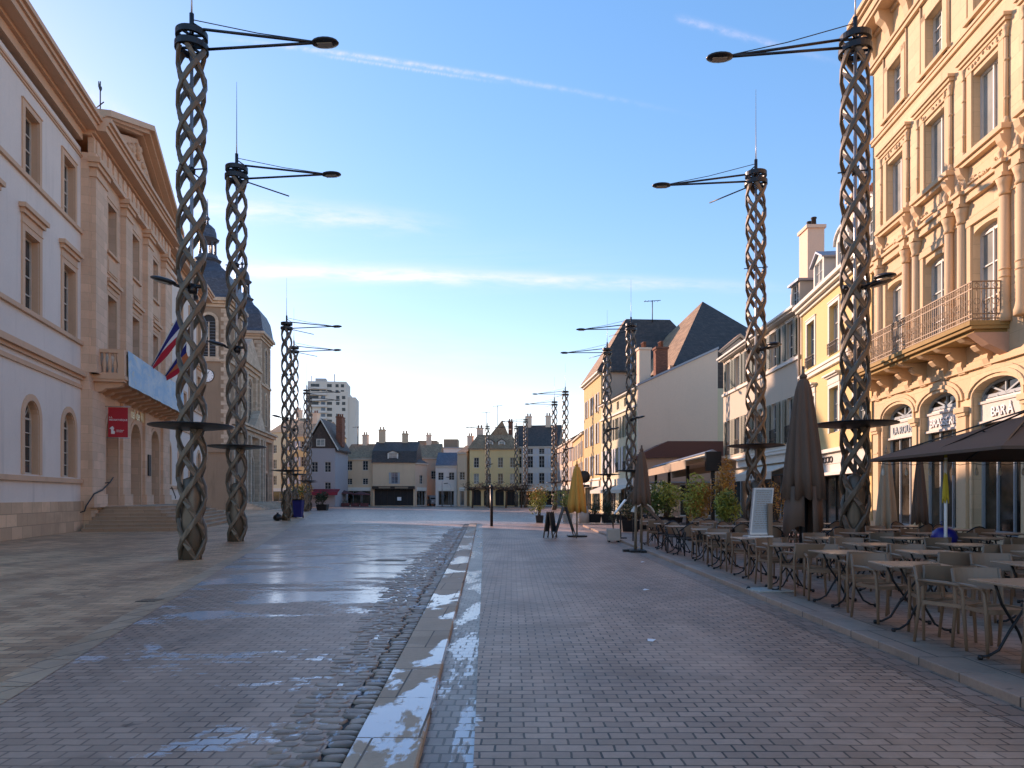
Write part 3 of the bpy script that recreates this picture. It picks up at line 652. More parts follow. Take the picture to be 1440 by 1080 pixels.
    for sx in (-1,1):
        xe=a-.05 if sx<0 else b_+.05
        for off,th_,y0 in ((0,.30,f-1.04),(.30,.22,f-.78),(.52,.16,f-.42)):
            P=[(xe,zb-off+.38),(cx,zt-off+.38),(cx,zt-off-th_+.38),(xe+(-sx)*(off+th_)*2.0*0,zb-off-th_+.38)]
            P=[(x_,max(z_,zb)) for x_,z_ in P]
            P=P if sx<0 else P[::-1]
            rk.prism(P[::-1],y0,1.2)
    rk.build('raking_cornice',TR,th)
    rel=MB(); rg=random.Random(5)
    for k in range(120):
        u=rg.uniform(-1,1); xx=cx+u*4.9; hm=(1-abs(u))*2.35
        zz=zb+.15+rg.uniform(0,max(.1,hm)); r_=rg.uniform(.12,.32)*(1-.4*abs(u))
        rel.lathe([(.02,zz-r_*1.2),(r_*.8,zz-r_*.6),(r_,zz),(r_*.7,zz+r_*.8),(.02,zz+r_*1.2)],xx,f-.12-.05*rg.random(),7)
    rel.build('relief_sculpture',TR,th)
    # roofs
    hip_roof(th,-9.2,36.6,-.4,14,19.62,22.4,5,M['dslate'],0,5)
    MB().prism([(a+.2,zb+.2),(b_-.2,zb+.2),(cx,zt+.30)],.9,7).build('pediment_roof',M['dslate'],th)
    # balcony
    bal=MB(); p=-1.72
    bal.box(6.9,21.5,p,f,7.22,7.34).box(6.85,21.55,p-.06,f,7.34,7.52); b0=bal.build('balcony',TR,th)
    for i in range(12):
        x=7.15+i*1.26; c=MB()
        c.prismx([(f,6.72),(f-.18,6.74),(f-.35,6.8),(f-.45,6.9),(f-.95,6.97),(f-1.2,7.05),(f-1.25,7.22),(f,7.22)],x,x+.42); c.build('corbel',TR,b0)
    r=MB().box(6.9,21.5,p,p+.26,8.62,8.8).box(6.9,7.16,p+.26,f,8.62,8.8).box(21.24,21.5,p+.26,f,8.62,8.8)
    r.box(6.92,21.48,p+.02,p+.24,7.52,7.66)
    r.box(6.92,7.14,p+.24,f,7.52,7.66)
    for xx in (6.9,21.16,11.6,16.4): r.box(xx,xx+.34,p-.01,p+.28,7.52,8.62)
    r.box(6.9,7.18,f-.3,f,7.52,8.62)
    r.build('handrail',TR,b0)
    bp=[(.05,7.66),(.08,7.7),(.06,7.8),(.11,8.0),(.09,8.2),(.045,8.4),(.075,8.5),(.08,8.62)]
    for k in range(4): MB().lathe(bp,7.03,p+.42+k*.24,8).build('baluster',TR,b0)
    x=7.45
    while x<21.1:
        if not any(abs(x-q-.17)<.25 for q in (11.6,16.4)): MB().lathe(bp,x,p+.13,8).build('baluster',TR,b0)
        x+=.36
    bn=MB(); N_=40
    for i in range(N_):
        xa=7.35+12.6*i/N_; xb=7.35+12.6*(i+1)/N_; wa=.025*math.sin(i*.9); wb=.025*math.sin((i+1)*.9)
        bn.quad((xa,p-.10+wa,7.12),(xb,p-.10+wb,7.12),(xb,p-.07,8.84),(xa,p-.07,8.84))
    bno=bn.build('banner',M['banner'],None,'long pale blue printed banner hung along the town hall balcony',None,'banner'); bno.location=loc; bno.rotation_euler=(0,0,rz)
    so_=bno.modifiers.new('s','SOLIDIFY'); so_.thickness=.012
    # lettering
    t=text('lettering','Hôtel de Ville',.78,M['gold'],th,(14.2,f-.06,6.10),(R(90),0,0),.03,sx=1.0)
    t['label']='gilded words Hôtel de Ville above the doors'
    # notice frame
    MB().box(16.2,16.75,f-.24,f-.17,2.9,4.2).build('notice_frame',M['iron'],th)
    # hand rails
    def hr(x0,lab):
        m=MB(); m.tube([(x0,-2.9,.75),(x0,-2.7,1.0),(x0,-1.5,1.55),(x0,-1.1,2.05),(x0,-.5,2.05)],.035,6)
        o=m.build('handrail',M['iron'],None,lab,None,'handrail'); o.location=loc; o.rotation_euler=(0,0,rz)
    m=MB(); m.tube([(5.1,-.55,.95),(5.35,-.55,1.2),(6.2,-.62,1.75),(7.4,-.62,1.95),(8.4,-.68,2.35),(8.9,-.68,2.6)],.035,6); m.tube([(5.1,-.55,.95),(5.1,-.38,.9)],.03,6); m.tube([(8.4,-.68,2.35),(8.4,-.4,2.3)],.03,6)
    o=m.build('handrail',M['iron'],None,'bent dark iron handrail on the wall left of the town hall steps',None,'handrail'); o.location=loc; o.rotation_euler=(0,0,rz)
    m=MB(); m.tube([(22.4,-.55,2.3),(23.6,-.55,1.6),(23.8,-.5,1.5)],.035,6); m.tube([(22.5,-.55,2.2),(22.5,-.1,2.2)],.03,6)
    o=m.build('handrail',M['iron'],None,'short dark handrail right of the town hall doors',None,'handrail'); o.location=loc; o.rotation_euler=(0,0,rz)
    # steps
    st=MB(); n=7
    for k in range(n):
        z1=.162*(k+1); i=k*.50; j=k*.38
        st.box(4.9+i,23.6-i,-5.15+j,-.48,z1-.162 if k else -.03,z1)
        st.box(4.9+i-.02,23.6-i+.02,-5.15+j-.025,-.5,z1-.045,z1+.002)
    s_=st.build('entrance_steps',M['step'],None,'worn stone steps spreading out below the town hall doors',None,'steps'); s_.location=loc; s_.rotation_euler=(0,0,rz)
    # flags
    def flag(x,cols,lab,tip=(1.45,12.0)):
        e_=empty('flag',loc,rz,lab,'flag','flags on the town hall balcony')
        b0=Vector((x,p+.05,8.75)); t0=Vector((x+.25,p-tip[0],tip[1]))
        MB().tube([b0,t0],.028,6).build('pole',M['frame_white'],e_)
        MB().lathe([(.02,0),(.06,.05),(.01,.16)],t0.x,t0.y,6).build('finial',M['gold'],e_).location=(0,0,t0.z)
        n=14; K=10
        def P(u,v):   # u along hoist from base to tip, v to the fly
            h=b0.lerp(t0,.10+.88*u); dr=v*(1.0+.8*u)
            return (h.x+.10*math.sin(v*7+u*3)*v+.12*v, h.y-.10*v+.30*v*(1-u)+.09*math.sin(v*9+u*5)*v, h.z-dr*(.82-.30*(1-u)))
        for ci,(m_,v0,v1) in enumerate(cols):
            q=MB(); 
            for a_ in range(n):
                for c_ in range(K):
                    va=v0+(v1-v0)*c_/K; vb=v0+(v1-v0)*(c_+1)/K
                    q.quad(P(a_/n,va),P((a_+1)/n,va),P((a_+1)/n,vb),P(a_/n,vb))
            q.build('cloth',M[m_],e_)
    flag(11.9,[('flag_blue',0,.50),('flag_white',.50,.64),('flag_red',.64,1.0)],'blue white and red flag hanging from a slanted pole at the town hall balcony')
    flag(15.0,[('flag_blue',0,.4),('flag_orange',.4,.72),('flag_red',.72,1.0)],'blue and orange flag half hidden behind the nearest left lamp column',(1.2,11.0))
    # red banner sign
    g=empty('hanging_sign',loc,rz,'red rectangular banner with white print left of the town hall doors','sign')
    MB().tube([(8.75,f,6.22),(8.75,f-1.15,6.22)],.022,6).tube([(8.75,f,4.62),(8.75,f-1.15,4.62)],.022,6).build('bracket',M['galv'],g)
    MB().box(8.73,8.77,f-1.05,f-.14,4.66,6.18).build('panel',M['redsign'],g)
    tt=text('lettering','LA\nMÉDIATHÈQUE',.125,M['white'],g,(8.715,f-.22,5.72),(R(90),0,R(-90)),.003,'LEFT'); tt.rotation_euler=(R(90),0,R(-90)); tt.location=(8.72,f-.19,5.62)
    q=MB(); q.prismx([(f-.28,4.82),(f-.28,5.05),(f-.20,5.1),(f-.34,5.22),(f-.42,5.12),(f-.38,5.0),(f-.46,4.95),(f-.44,4.82)],8.717,8.726); q.build('emblem',M['white'],g)
    t2=text('lettering','bibliothèque\nmunicipale',.07,M['white'],g,(8.72,f-.52,4.99),(R(90),0,R(-90)),.003,'LEFT')
    # weathercock with cross
    g=empty('weathercock',loc,rz,'iron cross with a weathercock standing on the town hall roof','weathercock')
    x,y=14.2,1.5
    MB().tube([(x,y,23.0),(x,y,25.6)],.035,6).tube([(x-.35,y-.28,24.25),(x+.35,y+.28,24.25)],.035,6).build('cross',M['iron'],g)
    k=MB().prism([(x-.3,25.15),(x-.12,25.05),(x+.12,25.1),(x+.28,25.32),(x+.2,25.42),(x+.1,25.28),(x-.1,25.28),(x-.3,25.45)],y-.02,y+.02); k.build('cockerel',M['iron'],g)
    return th
town_hall()

# ================================================================ OCHRE STONE BUILDING (right, near)
def stone_building():
    n=math.hypot(.08,1); loc,rz=face((13.7,27),(-.08/n,-1/n))
    th=empty('stone_building',loc,rz,'ornate ochre limestone building with carved windows and a long balcony, nearest on the right','building')
    S,TR=M['rb_stone'],M['rb_trim']; W=26
    wc=[1.87+2.74*i for i in range(9)]; ac=[(.95,3.2),(3.72,5.92),(6.72,8.95)]+[(9.6+3*i,11.8+3*i) for i in range(5)]
    ops=[(a,b_,.55,4.85,.42) for a,b_ in ac]
    for c in wc: ops+=[(c-.64,c+.64,6.25,9.2,.16),(c-.64,c+.64,11.5,13.62),(c-.53,c+.53,15.32,17.0)]
    wall(th,S,W,17.7,ops,12,0,.30,.08)
    window.wy=0
    for i,c in enumerate(wc):
        if i>5: continue
        f=window(th,(c-.64,c+.64,6.25,9.2,.16),.26,M['frame_white'],M['glass_pale'],2,3,.08,.035)
        s=MB()
        for sg in (-1,1): s.box(c+sg*.78-.13,c+sg*.78+.13,-.07,.02,6.2,9.35)
        s.box(c-.95,c+.95,-.09,.02,9.35,9.55); s.build('surround',TR,f)
        f=window(th,(c-.64,c+.64,11.5,13.62),.26,M['frame_white'],M['glass_pale'],2,1,.08,.03)
        s=MB()
        for sg in (-1,1):
            s.box(c+sg*.76-.12,c+sg*.76+.12,-.05,.02,11.4,13.75)
            s.tube([(c+sg*1.0,-.05,11.5),(c+sg*1.0,-.05,13.7)],.05,8)
            s.lathe([(.07,13.68),(.05,13.74),(.08,13.9),(.1,13.98)],c+sg*1.0,-.05,8); s.lathe([(.09,11.38),(.07,11.5),(.05,11.6)],c+sg*1.0,-.05,8)
            for zz in (12.05,13.05): s.lathe([(.055,zz),(.075,zz+.04),(.055,zz+.08)],c+sg*1.0,-.05,8)
        s.box(c-.95,c+.95,-.06,.02,13.75,13.98); s.build('surround',TR,f)
        h=MB(); 
        for z0,z1,pr,ex in ((13.98,14.08,.10,1.08),(14.08,14.18,.16,1.13),(14.18,14.27,.22,1.17)): h.box(c-ex,c+ex,-pr,.02,z0,z1)
        h.build('hood',TR,f)
        h=MB().box(c-1.15,c+1.15,-.26,.02,11.24,11.38).box(c-1.1,c+1.1,-.18,.02,11.12,11.24)
        for sg in (-1,1):
            x=c+sg*.98; h.prismx([(0.02,10.45),(-.06,10.5),(-.10,10.8),(-.22,10.95),(-.27,11.12),(.02,11.12)],x-.12,x+.12)
            h.lathe([(.03,10.30),(.09,10.38),(.05,10.5)],x,-.06,8)
        h.build('sill',TR,f)
        f=window(th,(c-.53,c+.53,15.32,17.0),.26,M['frame_white'],M['glass_pale'],2,4,.06,.03)
        s=MB()
        for sg in (-1,1): s.box(c+sg*.66-.13,c+sg*.66+.13,-.06,.02,15.2,17.2); s.tube([(c+sg*.87,-.03,14.9),(c+sg*.87,-.03,17.6)],.035,6)
        s.box(c-.8,c+.8,-.06,.02,17.0,17.2); s.build('surround',TR,f)
        MB().box(c-.95,c+.95,-.13,.02,15.2,15.32).build('sill',TR,f)
    t=MB().box(0,W,-.08,.02,14.85,14.98).box(0,W,-.12,.02,14.98,15.06); t.box(0,W,-.03,.02,9.6,9.66)
    for z in (10.6,): t.box(0,W,-.05,.02,z,z+.06)
    t.build('string_course',TR,th)
    # first floor engaged columns and entablature
    for i,c in enumerate(wc[:6]):
        for sg in (-1,1):
            x=c+sg*1.02; m=MB().lathe([(.18,6.2),(.18,6.35),(.15,6.45),(.13,6.6),(.12,9.5)],x,-.10,12)
            for zz in (7.35,7.55): m.lathe([(.13,zz),(.155,zz+.03),(.13,zz+.06)],x,-.10,12)
            q=m.build('column',TR,th)
            MB().lathe([(.12,9.52),(.16,9.56),(.13,9.62),(.17,9.8),(.22,9.95),(.16,9.97)],x,-.10,10).box(x-.21,x+.21,-.30,.02,9.97,10.06).build('capital',TR,q)
            MB().box(x-.18,x+.18,-.25,.02,10.06,10.32).box(x-.23,x+.23,-.32,.02,10.32,10.42).build('entablature_block',TR,q)
            MB().lathe([(.12,10.44),(.06,10.5),(.09,10.62),(.02,10.76)],x,-.2,8).build('finial',TR,q)
    MB().box(0,W,-.14,.02,10.06,10.16).box(0,W,-.12,.02,10.16,10.30).box(0,W,-.2,.02,10.30,10.40).build('entablature',TR,th)
    # carved garland lumps
    g=MB(); rg=random.Random(9)
    for c in wc[:5]:
        for k in range(26):
            u=rg.uniform(-1,1); z=10.78-.16*(1-u*u)+rg.uniform(-.05,.05); r_=rg.uniform(.03,.07)
            g.lathe([(.01,z-r_),(r_,z),(.01,z+r_)],c+u*.8,-.02,6)
        for k in range(14):
            u=rg.uniform(-1,1); z=13.87+rg.uniform(-.06,.06); r_=rg.uniform(.03,.06)
            g.lathe([(.01,z-r_),(r_,z),(.01,z+r_)],c+u*.75,-.07,6)
    g.build('carving',TR,th)
    # ground floor arches
    for i,(a,b_) in enumerate(ac[:5]):
        f=window(th,(a,b_,.55,4.85,.42),.29,M['frame_blue'],M['shopglass'],3,1,.09,.05,name='shopfront')
        s=MB()
        for pr,g0,g1 in ((.05,.0,.10),(.10,.10,.22),(.06,.22,.34)):
            p=arc(a-g1,b_+g1,4.43,.42+g1,12); q=arc(a-g0,b_+g0,4.43,.42+g0,12)
            for k in range(12): s.prism([p[k],p[k+1],q[k+1],q[k]][::-1],-pr,.02)
            s.box(a-g1,a-g0,-pr,.02,.08,4.43) if g1<.2 else None; s.box(b_+g0,b_+g1,-pr,.02,.08,4.43) if g1<.2 else None
        s.build('arch_moulding',S,f)
        s=MB(); s.box(a+.09,b_-.09,.22,.36,4.30,4.36)
        for xx in (a+(b_-a)*.28,a+(b_-a)*.72):
            p=arc(xx-.38,xx+.38,4.36,.30,8); q=arc(xx-.32,xx+.32,4.36,.25,8)
            for k in range(8): s.prism([p[k],p[k+1],q[k+1],q[k]][::-1],.30,.36)
        s.build('fanlight_bars',M['frame_white'],f)
        MB().box(a+.09,b_-.09,.16,.30,3.72,4.24).box(a+.04,b_-.04,.12,.31,4.22,4.29).box(a+.04,b_-.04,.10,.31,3.66,3.73).build('sign_panel',M['white_wall'],f)
        txt={0:"LA ROUS",1:'BRASSERIE',2:'BAR À'}.get(i)
        if txt:
            tt=text('lettering',txt,.36,M['white'] if i else M['frame_blue'],f,((a+b_)/2,.145,3.84),(R(90),0,0),.02,sx=1.0)
            if i: 
                t2=text('letter_shadow',txt,.36,M['black'],f,((a+b_)/2+.025,.158,3.815),(R(90),0,0),.004)
        MB().box(a,b_,-.05,.5,.08,.55).build('threshold',S,f)
    for i,(x0,x1) in enumerate(((.25,.7),(3.32,3.6),(6.12,6.52),(9.1,9.45))):
        p=MB().box(x0,x1,-.10,.02,.08,3.95).box(x0-.05,x1+.05,-.17,.02,.08,.7).box(x0-.04,x1+.04,-.15,.02,3.95,4.05).box(x0-.08,x1+.08,-.2,.02,4.05,4.2)
        p.box(x0+.03,x1-.03,-.12,.02,3.2,3.26); p.build('pilaster',TR,th)
    MB().box(0,W,-.10,.02,5.22,5.34).box(0,W,-.05,.02,5.34,5.42).build('string_course',TR,th)
    # balcony
    p=-.95; X1=8.40
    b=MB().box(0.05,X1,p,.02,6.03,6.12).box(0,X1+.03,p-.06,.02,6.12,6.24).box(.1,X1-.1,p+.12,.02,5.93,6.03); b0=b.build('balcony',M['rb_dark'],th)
    for x in [.55,1.55,2.98,3.95,5.25,6.25,7.55]:
        c=MB().prismx([(.02,5.22),(-.10,5.25),(-.16,5.4),(-.14,5.52),(-.34,5.6),(-.46,5.72),(-.42,5.80),(-.72,5.85),(-.84,5.93),(.02,5.93)],x-.13,x+.13)
        c.prismx([(.02,5.15),(-.07,5.18),(-.10,5.3),(.02,5.4)],x-.18,x+.18); c.build('console',TR,b0)
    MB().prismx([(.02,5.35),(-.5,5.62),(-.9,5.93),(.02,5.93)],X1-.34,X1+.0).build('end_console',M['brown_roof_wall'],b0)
    r=MB(); q=p+.02
    def run(x0,y0,x1,y1):
        L=math.hypot(x1-x0,y1-y0); n=max(2,int(L/.115)); d=((x1-x0)/L,(y1-y0)/L)
        for z in (6.30,6.42,7.08,7.27): r.bar((x0,y0,z),(x1,y1,z),.035 if z>7.2 else .022,.03)
        for k in range(n+1):
            x=x0+(x1-x0)*k/n; y=y0+(y1-y0)*k/n; r.bar((x,y,6.24),(x,y,7.27),.020,.020)
            if k%2==0 and k<n:
                xm=x+d[0]*.115;ym=y+d[1]*.115
                for zc,rr in ((6.75,.085),(6.52,.05),(7.17,.06)):
                    pts=[(xm+d[0]*rr*math.cos(t_),ym+d[1]*rr*math.cos(t_),zc+rr*math.sin(t_)) for t_ in [2*PI*j/8 for j in range(9)]]
                    r.tube(pts,.009,4,cap=False)
    run(.05,q,X1,q); run(X1,q,X1,0); run(.05,0,.05,q)
    r.build('railing',M['rail'],b0)
    # main entablature, brackets and cornice
    e=MB().box(-.05,W,-.12,.02,17.62,17.76).box(-.05,W,-.18,.02,17.76,17.86).box(-.05,W,-.06,.02,17.86,18.9)
    e.box(-.05,W,-.16,.02,18.75,18.9); e.build('frieze',TR,th)
    for k in range(20):
        x=.3+k*1.37; MB().prismx([(.0,17.86),(-.16,17.9),(-.22,18.2),(-.34,18.45),(-.52,18.6),(-.58,18.9),(0,18.9)],x-.16,x+.16).build('cornice_bracket',TR,th) if k<9 else None
    c=MB()
    for z0,z1,pr in ((18.9,19.02,.66),(19.02,19.3,.72),(19.3,19.42,.82),(19.42,19.58,.92)): c.box(-.1,W,-pr,1,z0,z1)
    c.build('cornice',TR,th)
    hip_roof(th,0,W,0,12,19.58,23.5,2.5,M['slate'],0,2.5)
    MB().tube([(-.12,-.16,.1),(-.12,-.16,17.6)],.085,8).build('downpipe',M['galv'],th)
    return th
stone_building()

# ================================================================ YELLOW BUILDING
def yellow_building():
    n=math.hypot(.114,1); loc,rz=face((14.75,36.25),(-.114/n,-1/n))
    th=empty('yellow_building',loc,rz,'sunlit yellow plaster house with white window frames and a shop, beside the ochre stone building','building')
    Wd=9.2; cs=[1.62,4.98,8.0]; ops=[(.5,8.6,.1,2.62)]
    for c in cs: ops+=[(c-.6,c+.6,7.92,10.12),(c-.6,c+.6,4.45,6.45)]
    wall(th,M['yellow'],Wd,11.05,ops,9,0,.28,.08); window.wy=0
    for i,c in enumerate(cs):
        window(th,(c-.6,c+.6,7.92,10.12),.24,M['frame_blue'] if i==0 else M['frame_white'],M['glass_blue'] if i==0 else M['glass_pale'],2,3,.07,.03,surround=M['white_trim'],sw=.16,rail=.5)
        window(th,(c-.6,c+.6,4.45,6.45),.24,M['frame_blue'],M['glass_pale'],2,3,.07,.03,surround=M['white_trim'],sw=.16,hood=(6.9,7.05,.15,M['white_trim']))
    t=MB().box(0,Wd,-.14,.02,7.42,7.6).box(0,Wd,-.2,.02,7.6,7.72); t.build('string_course',M['white_trim'],th)
    t=MB().box(0,Wd,-.12,.02,10.75,10.9).box(0,Wd,-.30,.02,10.9,11.05).box(0,Wd,-.45,.3,11.05,11.22); t.build('eaves_cornice',M['white_trim'],th)
    sf=MB().box(.1,9.1,-.12,.02,2.62,3.05).box(.05,9.15,-.3,.02,3.56,3.72).box(.05,9.15,-.35,.02,2.55,2.68).box(.1,9.1,-.12,.02,3.46,3.56); sfo=sf.build('shop_fascia',M['white_trim'],th)
    MB().box(.2,9.0,-.15,-.05,3.06,3.45).build('sign_panel',M['white_wall'],sfo)
    text('lettering','LUCCIO',.40,M['black'],sfo,(4.3,-.17,3.12),(R(90),0,0),.02,sx=1.35)
    MB().box(.5,8.6,.9,1.0,.1,2.6).build('shop_interior',M['dark'],th)
    window(th,(.5,8.6,.1,2.62),.26,M['black'],M['shopglass'],6,1,.08,.05,name='shopfront')
    # steep slate slope with dormers
    MB().prismx([(0,11.2),(.35,11.35),(1.6,13.4),(4.5,14.2),(9,11.2)],0,Wd).build('roof',M['slate'],th)
    dormer(th,.95,2.3,.35,11.5,13.05,2.0,M['white_trim'],M['zinc'],M['frame_white'],M['glass_pale'])
    dormer(th,4.25,5.65,.35,11.5,13.0,2.0,M['white_trim'],M['white_trim'],M['frame_white'],M['glass_pale'],arch=.35)
    dormer(th,7.3,8.6,.35,11.5,13.0,2.0,M['white_trim'],M['white_trim'],M['frame_white'],M['glass_pale'],arch=.35)
    chimney(th,.65,1.45,2.0,4.1,12.6,16.2,M['gable'],3); chimney(th,3.7,4.4,3.0,4.9,13.2,16.3,M['gable'],3)
    MB().tube([(0.03,-.12,.1),(0.03,-.12,10.9)],.06,8).build('downpipe',M['rail'],th)
    MB().tube([(9.1,-.5,10.9),(9.1,-.35,11.6),(9.15,-.3,14.5)],.11,8).build('vent_pipe',M['white_trim'],th)
yellow_building()

# ================================================================ GREEN-SHUTTER BUILDING
def shutter_building():
    n=math.hypot(.019,1); loc,rz=face((15.07,50.7),(-.019/n,-1/n))
    th=empty('shutter_building',loc,rz,'pale three storey house with dark green shutters under its eave, beyond the yellow house','building')
    Wd=14.4; cs=[1.35,3.5,5.7,8.0,10.35,12.8]; ops=[(c-.5,c+.5,9.0,10.95) for c in cs]+[(c-.5,c+.5,4.5,6.9) for c in cs]+[(.5,13.9,.1,2.9)]
    wall(th,M['green_wall'],Wd,11.2,ops,9,0,.25,.08); window.wy=0
    for i,c in enumerate(cs):
        window(th,(c-.5,c+.5,9.0,10.95),.2,M['frame_white'],M['glass'],2,3,.06,.03,shut='open',shm=M['dgreen'],shw=.47,surround=M['white_trim'],sw=.06)
        window(th,(c-.5,c+.5,4.5,6.9),.2,M['frame_white'],M['glass'],2,3,.06,.03,shut='open',shm=M['olive'],shw=.5,rail=.9)
    MB().box(0,Wd,-.12,.02,8.72,8.88).box(0,Wd,-.05,.02,4.2,4.3).build('string_course',M['white_trim'],th)
    MB().box(0,Wd,-.35,.02,11.2,11.3).box(0,Wd,-.5,.3,11.3,11.42).build('eaves_cornice',M['white_trim'],th)
    sf=MB().box(.0,Wd,-.25,.02,3.5,3.95).box(0,Wd,-.4,.02,3.95,4.08).build('shop_fascia',M['white_trim'],th)
    a=MB().prismx([(0,3.45),(-1.3,2.95),(-1.3,2.55),(-1.26,2.55),(-1.26,2.92),(0,3.38)],7.2,13.6); a.build('awning',M['canvas_white'],th)
    for k in range(3): MB().lathe([(.02,0),(.11,.01),(.02,.02)],0,0,10).build('awning_dot',M['dark'],th).matrix_local=Matrix.Translation((10.4+k*.5,-1.31,2.74))@Matrix.Rotation(R(90),4,'X')
    window(th,(.5,13.9,.1,2.9),.22,M['frame_blue'],M['shopglass'],9,1,.08,.05,name='shopfront')
    for x in (.3,1.4,2.2,6.9): MB().box(x,x+.2,-.2,-.0,.08,3.5).build('post',M['frame_blue'],th)
    MB().prismx([(0,11.42),(1.8,13.0),(4.5,13.9),(9,11.2)],0,Wd).build('roof',M['slate'],th)
    dormer(th,12.1,13.1,.35,11.7,13.0,2.2,M['green_wall'],M['zinc'],M['frame_white'],M['glass'],flat=True)
    MB().box(8.5,11.0,1.6,4.6,12.2,13.6).build('roof_box',M['gable'],th)
    chimney(th,4.3,5.0,3.4,4.6,13.2,14.4,M['gable'],2); chimney(th,10.9,12.1,1.2,2.1,12.0,16.2,M['gable'],2,M['iron'])
shutter_building()
# ================================================================ LATTICE LAMP COLUMNS
def lamp_column(full=True,arm=1):
    """lattice column; arm=+1 lamp arm to local +x. one prototype, copied"""
    e=empty('lamp_column',(0,0,0),0,'x','lamp column','woven steel lamp columns along both sides of the square')
    H=13.05; r=.322; per=1.056*3; nseg=12; N_=int(H/per*nseg)
    wd,th=.13,.055
    for sgn in (1,-1):
        for k in range(3):
            m=MB(); ph=2*PI*k/3+R(75); rr=r+(.012 if sgn>0 else -.012)
            pts=[]
            for i in range(N_+2):
                z=min(H,i*per/nseg); a=ph+sgn*2*PI*z/per+R(180)*.0
                rz_=rr*(.80+.20*min(1,z/.5)); rz_*=1.0
                pts.append((a,z,rz_))
            vs=[]; fs=[]
            for i,(a,z,q) in enumerate(pts):
                t=Vector((-math.sin(a)*sgn*2*PI*r/per,math.cos(a)*sgn*2*PI*r/per,1)).normalized()
                nrm=Vector((math.cos(a),math.sin(a),0)); bi=t.cross(nrm).normalized()
                c=nrm*q+Vector((0,0,z))
                for u,v in ((-1,-.6),(-.8,-1),(.8,-1),(1,-.6),(1,.6),(.8,1),(-.8,1),(-1,.6)):
                    p=c+bi*(u*wd/2)+nrm*(v*th/2)*1.5
                    if i==0: p.z=0.0
                    vs.append(p)
            for i in range(len(pts)-1):
                for j in range(8): fs.append((i*8+j,i*8+(j+1)%8,(i+1)*8+(j+1)%8,(i+1)*8+j))
            fs.append(tuple(range(7,-1,-1))); fs.append(tuple(len(vs)-8+j for j in range(8)))
            m.add(vs,fs); m.build('strand',M['bronze'],e)
    MB().tube([(0,0,2),(0,0,13.9)],.045,8).build('inner_pole',M['galv'],e)
    MB().lathe([(.25,.0),(.25,.9),(.24,1.6),(.20,2.05),(.05,2.12)],0,0,12).build('base_cabinet',M['bronze'],e)
    MB().lathe([(.06,3.30),(.5,3.33),(1.0,3.40),(1.03,3.415),(1.03,3.435),(.5,3.46),(.06,3.47)],0,0,40).build('canopy_disc',M['lampblack'],e)
    def ring(z,R_,h,name):
        m=MB(); n=28
        for i in range(n):
            a=2*PI*i/n; b=2*PI*(i+1)/n
            m.add([(math.cos(a)*R_,math.sin(a)*R_,z),(math.cos(b)*R_,math.sin(b)*R_,z),(math.cos(b)*R_,math.sin(b)*R_,z+h),(math.cos(a)*R_,math.sin(a)*R_,z+h),
                   (math.cos(a)*(R_-.09),math.sin(a)*(R_-.09),z),(math.cos(b)*(R_-.09),math.sin(b)*(R_-.09),z),(math.cos(b)*(R_-.09),math.sin(b)*(R_-.09),z+h),(math.cos(a)*(R_-.09),math.sin(a)*(R_-.09),z+h)],
                  [(0,1,2,3),(5,4,7,6),(3,2,6,7),(1,0,4,5)])
        for a in (0,60,120): m.bar((math.cos(R(a))*R_*.97,math.sin(R(a))*R_*.97,z+h/2),(-math.cos(R(a))*R_*.97,-math.sin(R(a))*R_*.97,z+h/2),.05,.05)
        m.build(name,M['lampblack'],e)
    ring(13.05,.41,.15,'ring'); ring(13.36,.39,.15,'ring')
    MB().tube([(0,0,13.2),(0,0,14.0)],.06,8).build('mast_foot',M['lampblack'],e)
    MB().tube([(0,0,13.9),(0,0,14.5),(0,0,16.6)],[.025,.018,.006],6).build('antenna',M['galv'],e)
    def head(x,y,z,s,par,tilt=0,ang=0):
        m=MB(); n=16; prof=[(.02,-.055),(.55,-.05),(.95,-.02),(1.0,.0),(.93,.035),(.6,.07),(.02,.085)]
        vs=[];fs=[]
        for q,zz in prof:
            for k in range(n):
                a=2*PI*k/n; vs.append((math.cos(a)*q*.36*s,math.sin(a)*q*.23*s,zz*s))
        for i in range(len(prof)-1):
            for k in range(n): fs.append((i*n+k,i*n+(k+1)%n,(i+1)*n+(k+1)%n,(i+1)*n+k))
        fs.append(tuple(range(n-1,-1,-1))); fs.append(tuple((len(prof)-1)*n+k for k in range(n)))
        m.add(vs,fs,True); o=m.build('lamp_head',M['lampblack'],e); o.location=(x,y,z); o.rotation_euler=(0,tilt,ang)
        g=MB().box(-.19*s,.19*s,-.10*s,.10*s,-.066*s,-.052*s).build('led_panel',M['led'],o)
        return o
    # long arm toward +x : two lower tubes, one upper tube and a stay wire
    a=MB()
    a.tube([(.35,-.12,13.52),(3.12,0,13.27)],.035,6); a.tube([(.35,.12,13.16),(3.12,0,13.25)],.035,6)
    a.tube([(0,0,13.85),(1.7,0,13.5),(3.1,0,13.3)],.013,5)
    a.tube([(.05,0,13.75),(.35,-.12,13.52)],.02,5); a.build('lamp_arm',M['lampblack'],e)
    head(3.42,0,13.25,1.0,e,R(-2))
    MB().tube([(.25,.3,13.12),(1.5,1.25,13.0)],.024,6).build('side_rod',M['lampblack'],e)
    # low lamps at mid height and a small cross brace
    MB().tube([(-.30,0,7.0),(.3,0,7.0)],.05,6).tube([(0,-.3,7.0),(0,.3,7.0)],.05,6).lathe([(.13,6.8),(.15,6.9),(.13,7.05)],0,0,10).build('lamp_hub',M['lampblack'],e)
    MB().tube([(-.2,-.05,6.95),(-.40,-.12,7.02)],.04,6).build('low_lamp_arm',M['lampblack'],e); head(-.64,-.17,7.10,.95,e,R(14))
